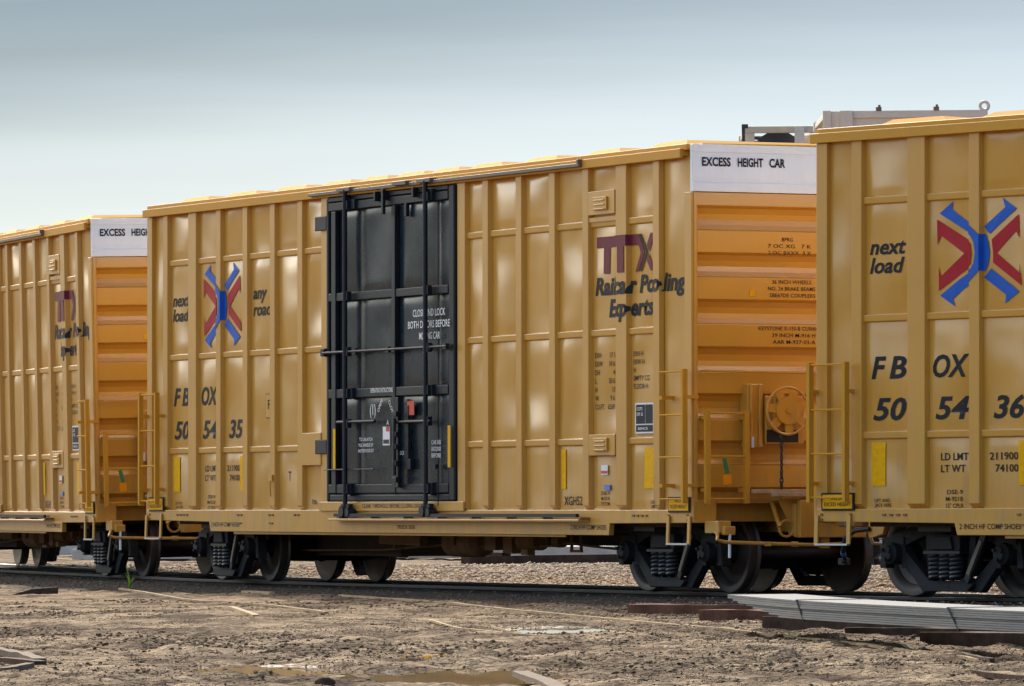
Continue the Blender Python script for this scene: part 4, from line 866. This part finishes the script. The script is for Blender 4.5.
# ------------------------------------------------------------------ laths, planks, blocks
def lath(pts, w, h, name, lab, mt='lath', cat='wood strip', lift=.012):
    P = catmull([(*p, 0) for p in ([(2 * pts[0][0] - pts[1][0], 2 * pts[0][1] - pts[1][1])] + pts + [(2 * pts[-1][0] - pts[-2][0], 2 * pts[-1][1] - pts[-2][1])])], 8)
    zs = [gz(p.x, p.y) for p in P]; o = P[0].copy(); z0 = zs[0]
    sm = [np.mean(zs[max(0, i - 3):i + 4]) for i in range(len(zs))]
    ln = [Vector((p.x - o.x, p.y - o.y, z - z0)) for p, z in zip(P, sm)]
    m = MB(); vs = []
    for i, p in enumerate(ln):
        t = (ln[min(i + 1, len(ln) - 1)] - ln[max(i - 1, 0)]).normalized(); nn = Vector((-t.y, t.x, 0)).normalized()
        for a, b_ in ((-w / 2, -.01), (w / 2, -.01), (w / 2, h), (-w / 2, h)): vs.append((p.x + nn.x * a, p.y + nn.y * a, p.z + b_ + lift))
    n = len(ln) - 1; m.add(vs, [(i * 4 + k, i * 4 + (k + 1) % 4, i * 4 + 4 + (k + 1) % 4, i * 4 + 4 + k) for i in range(n) for k in range(4)] + [(3, 2, 1, 0), tuple(n * 4 + k for k in range(4))])
    q = m.build(name, mt, loc=(o.x, o.y, z0)); tag(q, lab, cat); return q
def px(u, v, z=-.09):          # pixel of the photograph -> point on the yard surface (used to read off positions)
    X = u - 512; Y = v - 343; cr, sr = math.cos(_r), math.sin(_r); a = X * cr - Y * sr; b_ = X * sr + Y * cr; c, s_ = math.cos(_p), math.sin(_p)
    d = (a, 6072.8 * c + b_ * s_, 6072.8 * s_ - b_ * c); k = (z - 1.23438) / d[2]; return (d[0] * k, d[1] * k)
lath([px(340, 598), px(436, 604), px(513, 610), px(600, 617), px(680, 625)], .04, .014, 'wood_strip', 'long pale strip running across the mud in front of the middle boxcar')
lath([px(684, 626), px(770, 633), px(850, 642), px(928, 650), px(989, 657)], .04, .014, 'wood_strip', 'long thin strip running to the right edge in front of the timbers')
lath([px(423, 618), px(480, 630), px(619, 638)], .035, .01, 'wood_strip', 'thin strip beside the far puddle')
lath([px(120, 591), px(186, 600), px(249, 603), px(326, 612)], .045, .014, 'wood_strip', 'thin strip lying to the right of the green weed')
lath([px(230, 608), px(256, 616)], .07, .018, 'wood_strip', 'short pale strip lying left of centre in front of the strip by the weed')
lath([px(244, 594), px(272, 597)], .07, .018, 'wood_strip', 'short strip at the edge of the shade left of the door')
lath([px(520, 666), px(545, 676), px(572, 690)], .12, .035, 'plank', 'grey plank beside the near puddle running out of the bottom edge', cat='plank', mt='plankwood')
lath([px(975, 671, -.1), px(1030, 677, -.1)], .05, .03, 'wood_strip', 'dark thin strip at the lower right edge', mt='wood')
lath([px(961, 654, -.1), px(992, 659, -.1)], .04, .03, 'wood_strip', 'short dark strip under the long thin strip near the right edge', mt='wood')
lath([px(-4, 655, -.12), px(22, 660, -.12), px(40, 667, -.12)], .10, .04, 'plank', 'broken plank at the lower left corner, uppermost of the three', cat='plank', mt='plankwood')
lath([px(-4, 664, -.12), px(40, 668, -.12)], .10, .04, 'plank', 'broken plank at the lower left corner, middle one', cat='plank', mt='wood')
lath([px(-4, 671, -.12), px(30, 669, -.12)], .08, .03, 'plank', 'broken plank at the lower left corner, lowest one', cat='plank', mt='plankwood')
x, y = px(29, 596, -.11); m = MB(); m.prism([(-.42, 0), (.36, 0), (.36, .12), (.05, .10), (-.2, .03)], 'y', -.12, .12); o = m.build('wood_block', 'wood', loc=(x, y, gz(x, y) - .01), bevel=.006); tag(o, 'broken wedge shaped timber offcut lying in the sun at the far left', 'wood block')
for (u, v, s, lab) in ((325, 684, .07, 'dark lump of mud beside the near puddle at the bottom edge'), (343, 645, .05, 'small dark stone above the near puddle')):
    x, y = px(u, v, -.1); m = MB(); bm = bmesh.new(); bmesh.ops.create_icosphere(bm, subdivisions=3, radius=s)
    for q in bm.verts: q.co += q.co * .5 * noise.noise(q.co * (3 / s * .3) + Vector((u, 0, 0))); q.co.z *= .6
    me = bpy.data.meshes.new('mud_lump'); bm.to_mesh(me); bm.free(); me.materials.append(M['wood']); o = bpy.data.objects.new('mud_lump' if s > .06 else 'stone', me); C.objects.link(o); o.location = (x, y, gz(x, y) + s * .2); tag(o, lab, 'mud lump' if s > .06 else 'stone')
# weed
x, y = px(130, 590, -.09); wd = MB()
for k in range(9):
    a = random.uniform(0, 6.28); h = random.uniform(.16, .40); ln = random.uniform(.05, .16); w = .018; pts = []
    for i in range(6):
        t = i / 5; pts.append(Vector((math.cos(a) * ln * t * t * 1.3, math.sin(a) * ln * t * t * 1.3, h * t * (1 - .15 * t))))
    nn = Vector((-math.sin(a), math.cos(a), 0)); vs = []
    for i, p in enumerate(pts): ww = w * (1 - i / 5.2) * (1.0 if i else .6); vs += [p - nn * ww, p + nn * ww]
    wd.add(vs, [(2 * i, 2 * i + 1, 2 * i + 3, 2 * i + 2) for i in range(5)])
o = wd.build('weed', 'leaf', loc=(x, y, gz(x, y)), fixn=False); tag(o, 'small bright green weed sprouting from the dirt left of the middle boxcar', 'weed')
fl = MB()
for k in range(14):
    a = random.uniform(0, 6.28); r_ = random.uniform(0, .12); fl.cbox((math.cos(a) * r_ * 1.6, math.sin(a) * r_, random.uniform(.0, .03)), (.03, .02, .008), Matrix.Rotation(a, 3, 'Z'))
x, y = px(425, 656, -.1); o = fl.build('yellow_litter', 'reflector', loc=(x, y, gz(x, y) + .02)); tag(o, 'scattered bits of yellow litter on the mud above the near puddle', 'litter')
# ------------------------------------------------------------------ things behind the train
def beam_stack(name, x0, y0, x1, y1, rows, lab):
    t = empty(name, None, (x0, y0, -.06)); tag(t, lab, 'beam stack', 'pale beam stacks beyond the train'); d = Vector((x1 - x0, y1 - y0, 0)); L = d.length; t.rotation_euler.z = math.atan2(d.y, d.x)
    for k in range(rows):
        for j in range(3): MB().box(random.uniform(0, .3), L - random.uniform(0, .3), j * .62, j * .62 + .58, .03 + k * .20, .03 + k * .20 + .19).build('beam', 'palebeam', t, bevel=.01)
    for i in range(6): MB().box(L * (i + .5) / 6 - .1, L * (i + .5) / 6 + .1, -.15, 1.9, -.09, .028).build('bearer', 'wood', t)
beam_stack('beam_stack', -8.0, 108.3, 5.0, 104.2, 1, 'low pale beams seen under the middle boxcar, just beyond the brown timber')
beam_stack('beam_stack', 5.6, 104.0, 15, 101, 1, 'low pale beams seen behind the coupling of the nearest boxcar')
beam_stack('beam_stack', -9.0, 116.5, 9, 112.5, 2, 'long pale beam stack farther away, just visible under the middle boxcar')
o = lath([px(465, 566, -.1), px(640, 563, -.1)], .24, .13, 'timber', 'brown timber lying on the gravel beyond the middle boxcar', mt='wood', cat='timber')
# tall work train beyond the yellow cars: beige frames that just show over the roofs
def frame_car(name, uL, uR, vT, D, lab, drum):
    k = D / 6072.8; xl, xr = (uL - 512) * k, (uR - 512) * k; zt = 1.234 + (485.5 - vT) * k; t = empty(name, None, (xl, D, -.1)); tag(t, lab, 'equipment frame', 'beige equipment frames showing over the train'); W_ = xr - xl; H = zt + .1
    f = MB()
    for yy in (0, 2.4):
        f.box(0, W_, yy, yy + .08, H - (.10 if drum else .24), H); f.box(0, W_, yy, yy + .08, H - .50, H - .40)
        for q in np.linspace(0, W_ - .14, max(2, int(W_ / 1.1))): f.box(q, q + .14, yy + .002, yy + .078, 0.001, H - .1)
    for q in np.linspace(0.02, W_ - .1, max(2, int(W_ / 1.1))): f.box(q, q + .08, .08, 2.4, H - .09, H - .02)
    f.build('frame', 'beige' if drum else 'offwhite', t, bevel=.01)
    p_ = MB()
    for i in range(3): p_.tube([(.3, .5 + i * .6, H - .62 + .04 * i), (W_ * .5, .5 + i * .6, H - .50), (W_ - .2, .5 + i * .6, H - .56)], .02, 6)
    p_.box(0.1, W_ - .1, .2, 2.2, H - 1.05, H - .85); p_.build('hose_bundle', 'galv', t)
    if drum:
        MB().tube([(.48, .1, H - .42), (.48, 2.3, H - .42)], .36, 28).build('drum', 'gunmetal', t, smooth=40)
        pm = MB(); pm.bar((-.02, .04, H - 1.2), (-.02, .04, H + .03), .05, .05); pm.bar((-.02, .04, H - .15), (.4, .04, H - .2), .04, .04); pm.cbox((-.0, .04, H + .0), (.09, .1, .06)); pm.build('lamp_post', 'gunmetal', t)
        w_ = MB(); w_.box(.72, .86, -.05, 0.0, H - .75, H - .02); w_.build('bracket', 'offwhite', t); MB().box(.86, W_ - .02, .20, .25, H - .75, H - .13).build('guard_panel', 'beige', t); MB().box(.04, .22, .3, 1.4, H - .72, H - .18).build('motor', 'galv', t, bevel=.04); MB().cbox((W_ - .04, .04, H + .02), (.07, .08, .07)).build('cap', 'gunmetal', t)
    else:
        MB().box(0.0, .10, -.04, .0, H - .9, H + .002).build('end_plate', 'offwhite', t); MB().box(.22, .38, -.06, .0, H - .9, H - .0).build('bracket', 'offwhite', t)
        bx = MB(); bx.box(.385, W_, -.03, 0, H - .09, H - .002); bx.build('top_beam', 'offwhite', t)
        for q in (.72, 1.46): bb = MB(); bb.cbox((q, .02, H + .02), (.07, .12, .05)); bb.cbox((q + .01, .02, H + .055), (.03, .05, .04)); bb.build('roller', 'galv', t)
        MB().torus((W_ - .04, .02, H + .05), .055, .022, 'y', 20, 8).build('lifting_eye', 'offwhite', t)
        MB().box(1.25, 1.58, -.045, -.031, H - .14, H - .10).build('red_stripe', 'red', t)
frame_car('equipment_frame', 747, 822, 128.5, 88, 'beige equipment frame with dark drum showing over the white end of the middle boxcar', True)
frame_car('equipment_frame', 825, 990, 114, 78, 'beige gantry frame with lifting eye showing over the roof of the nearest boxcar', False)
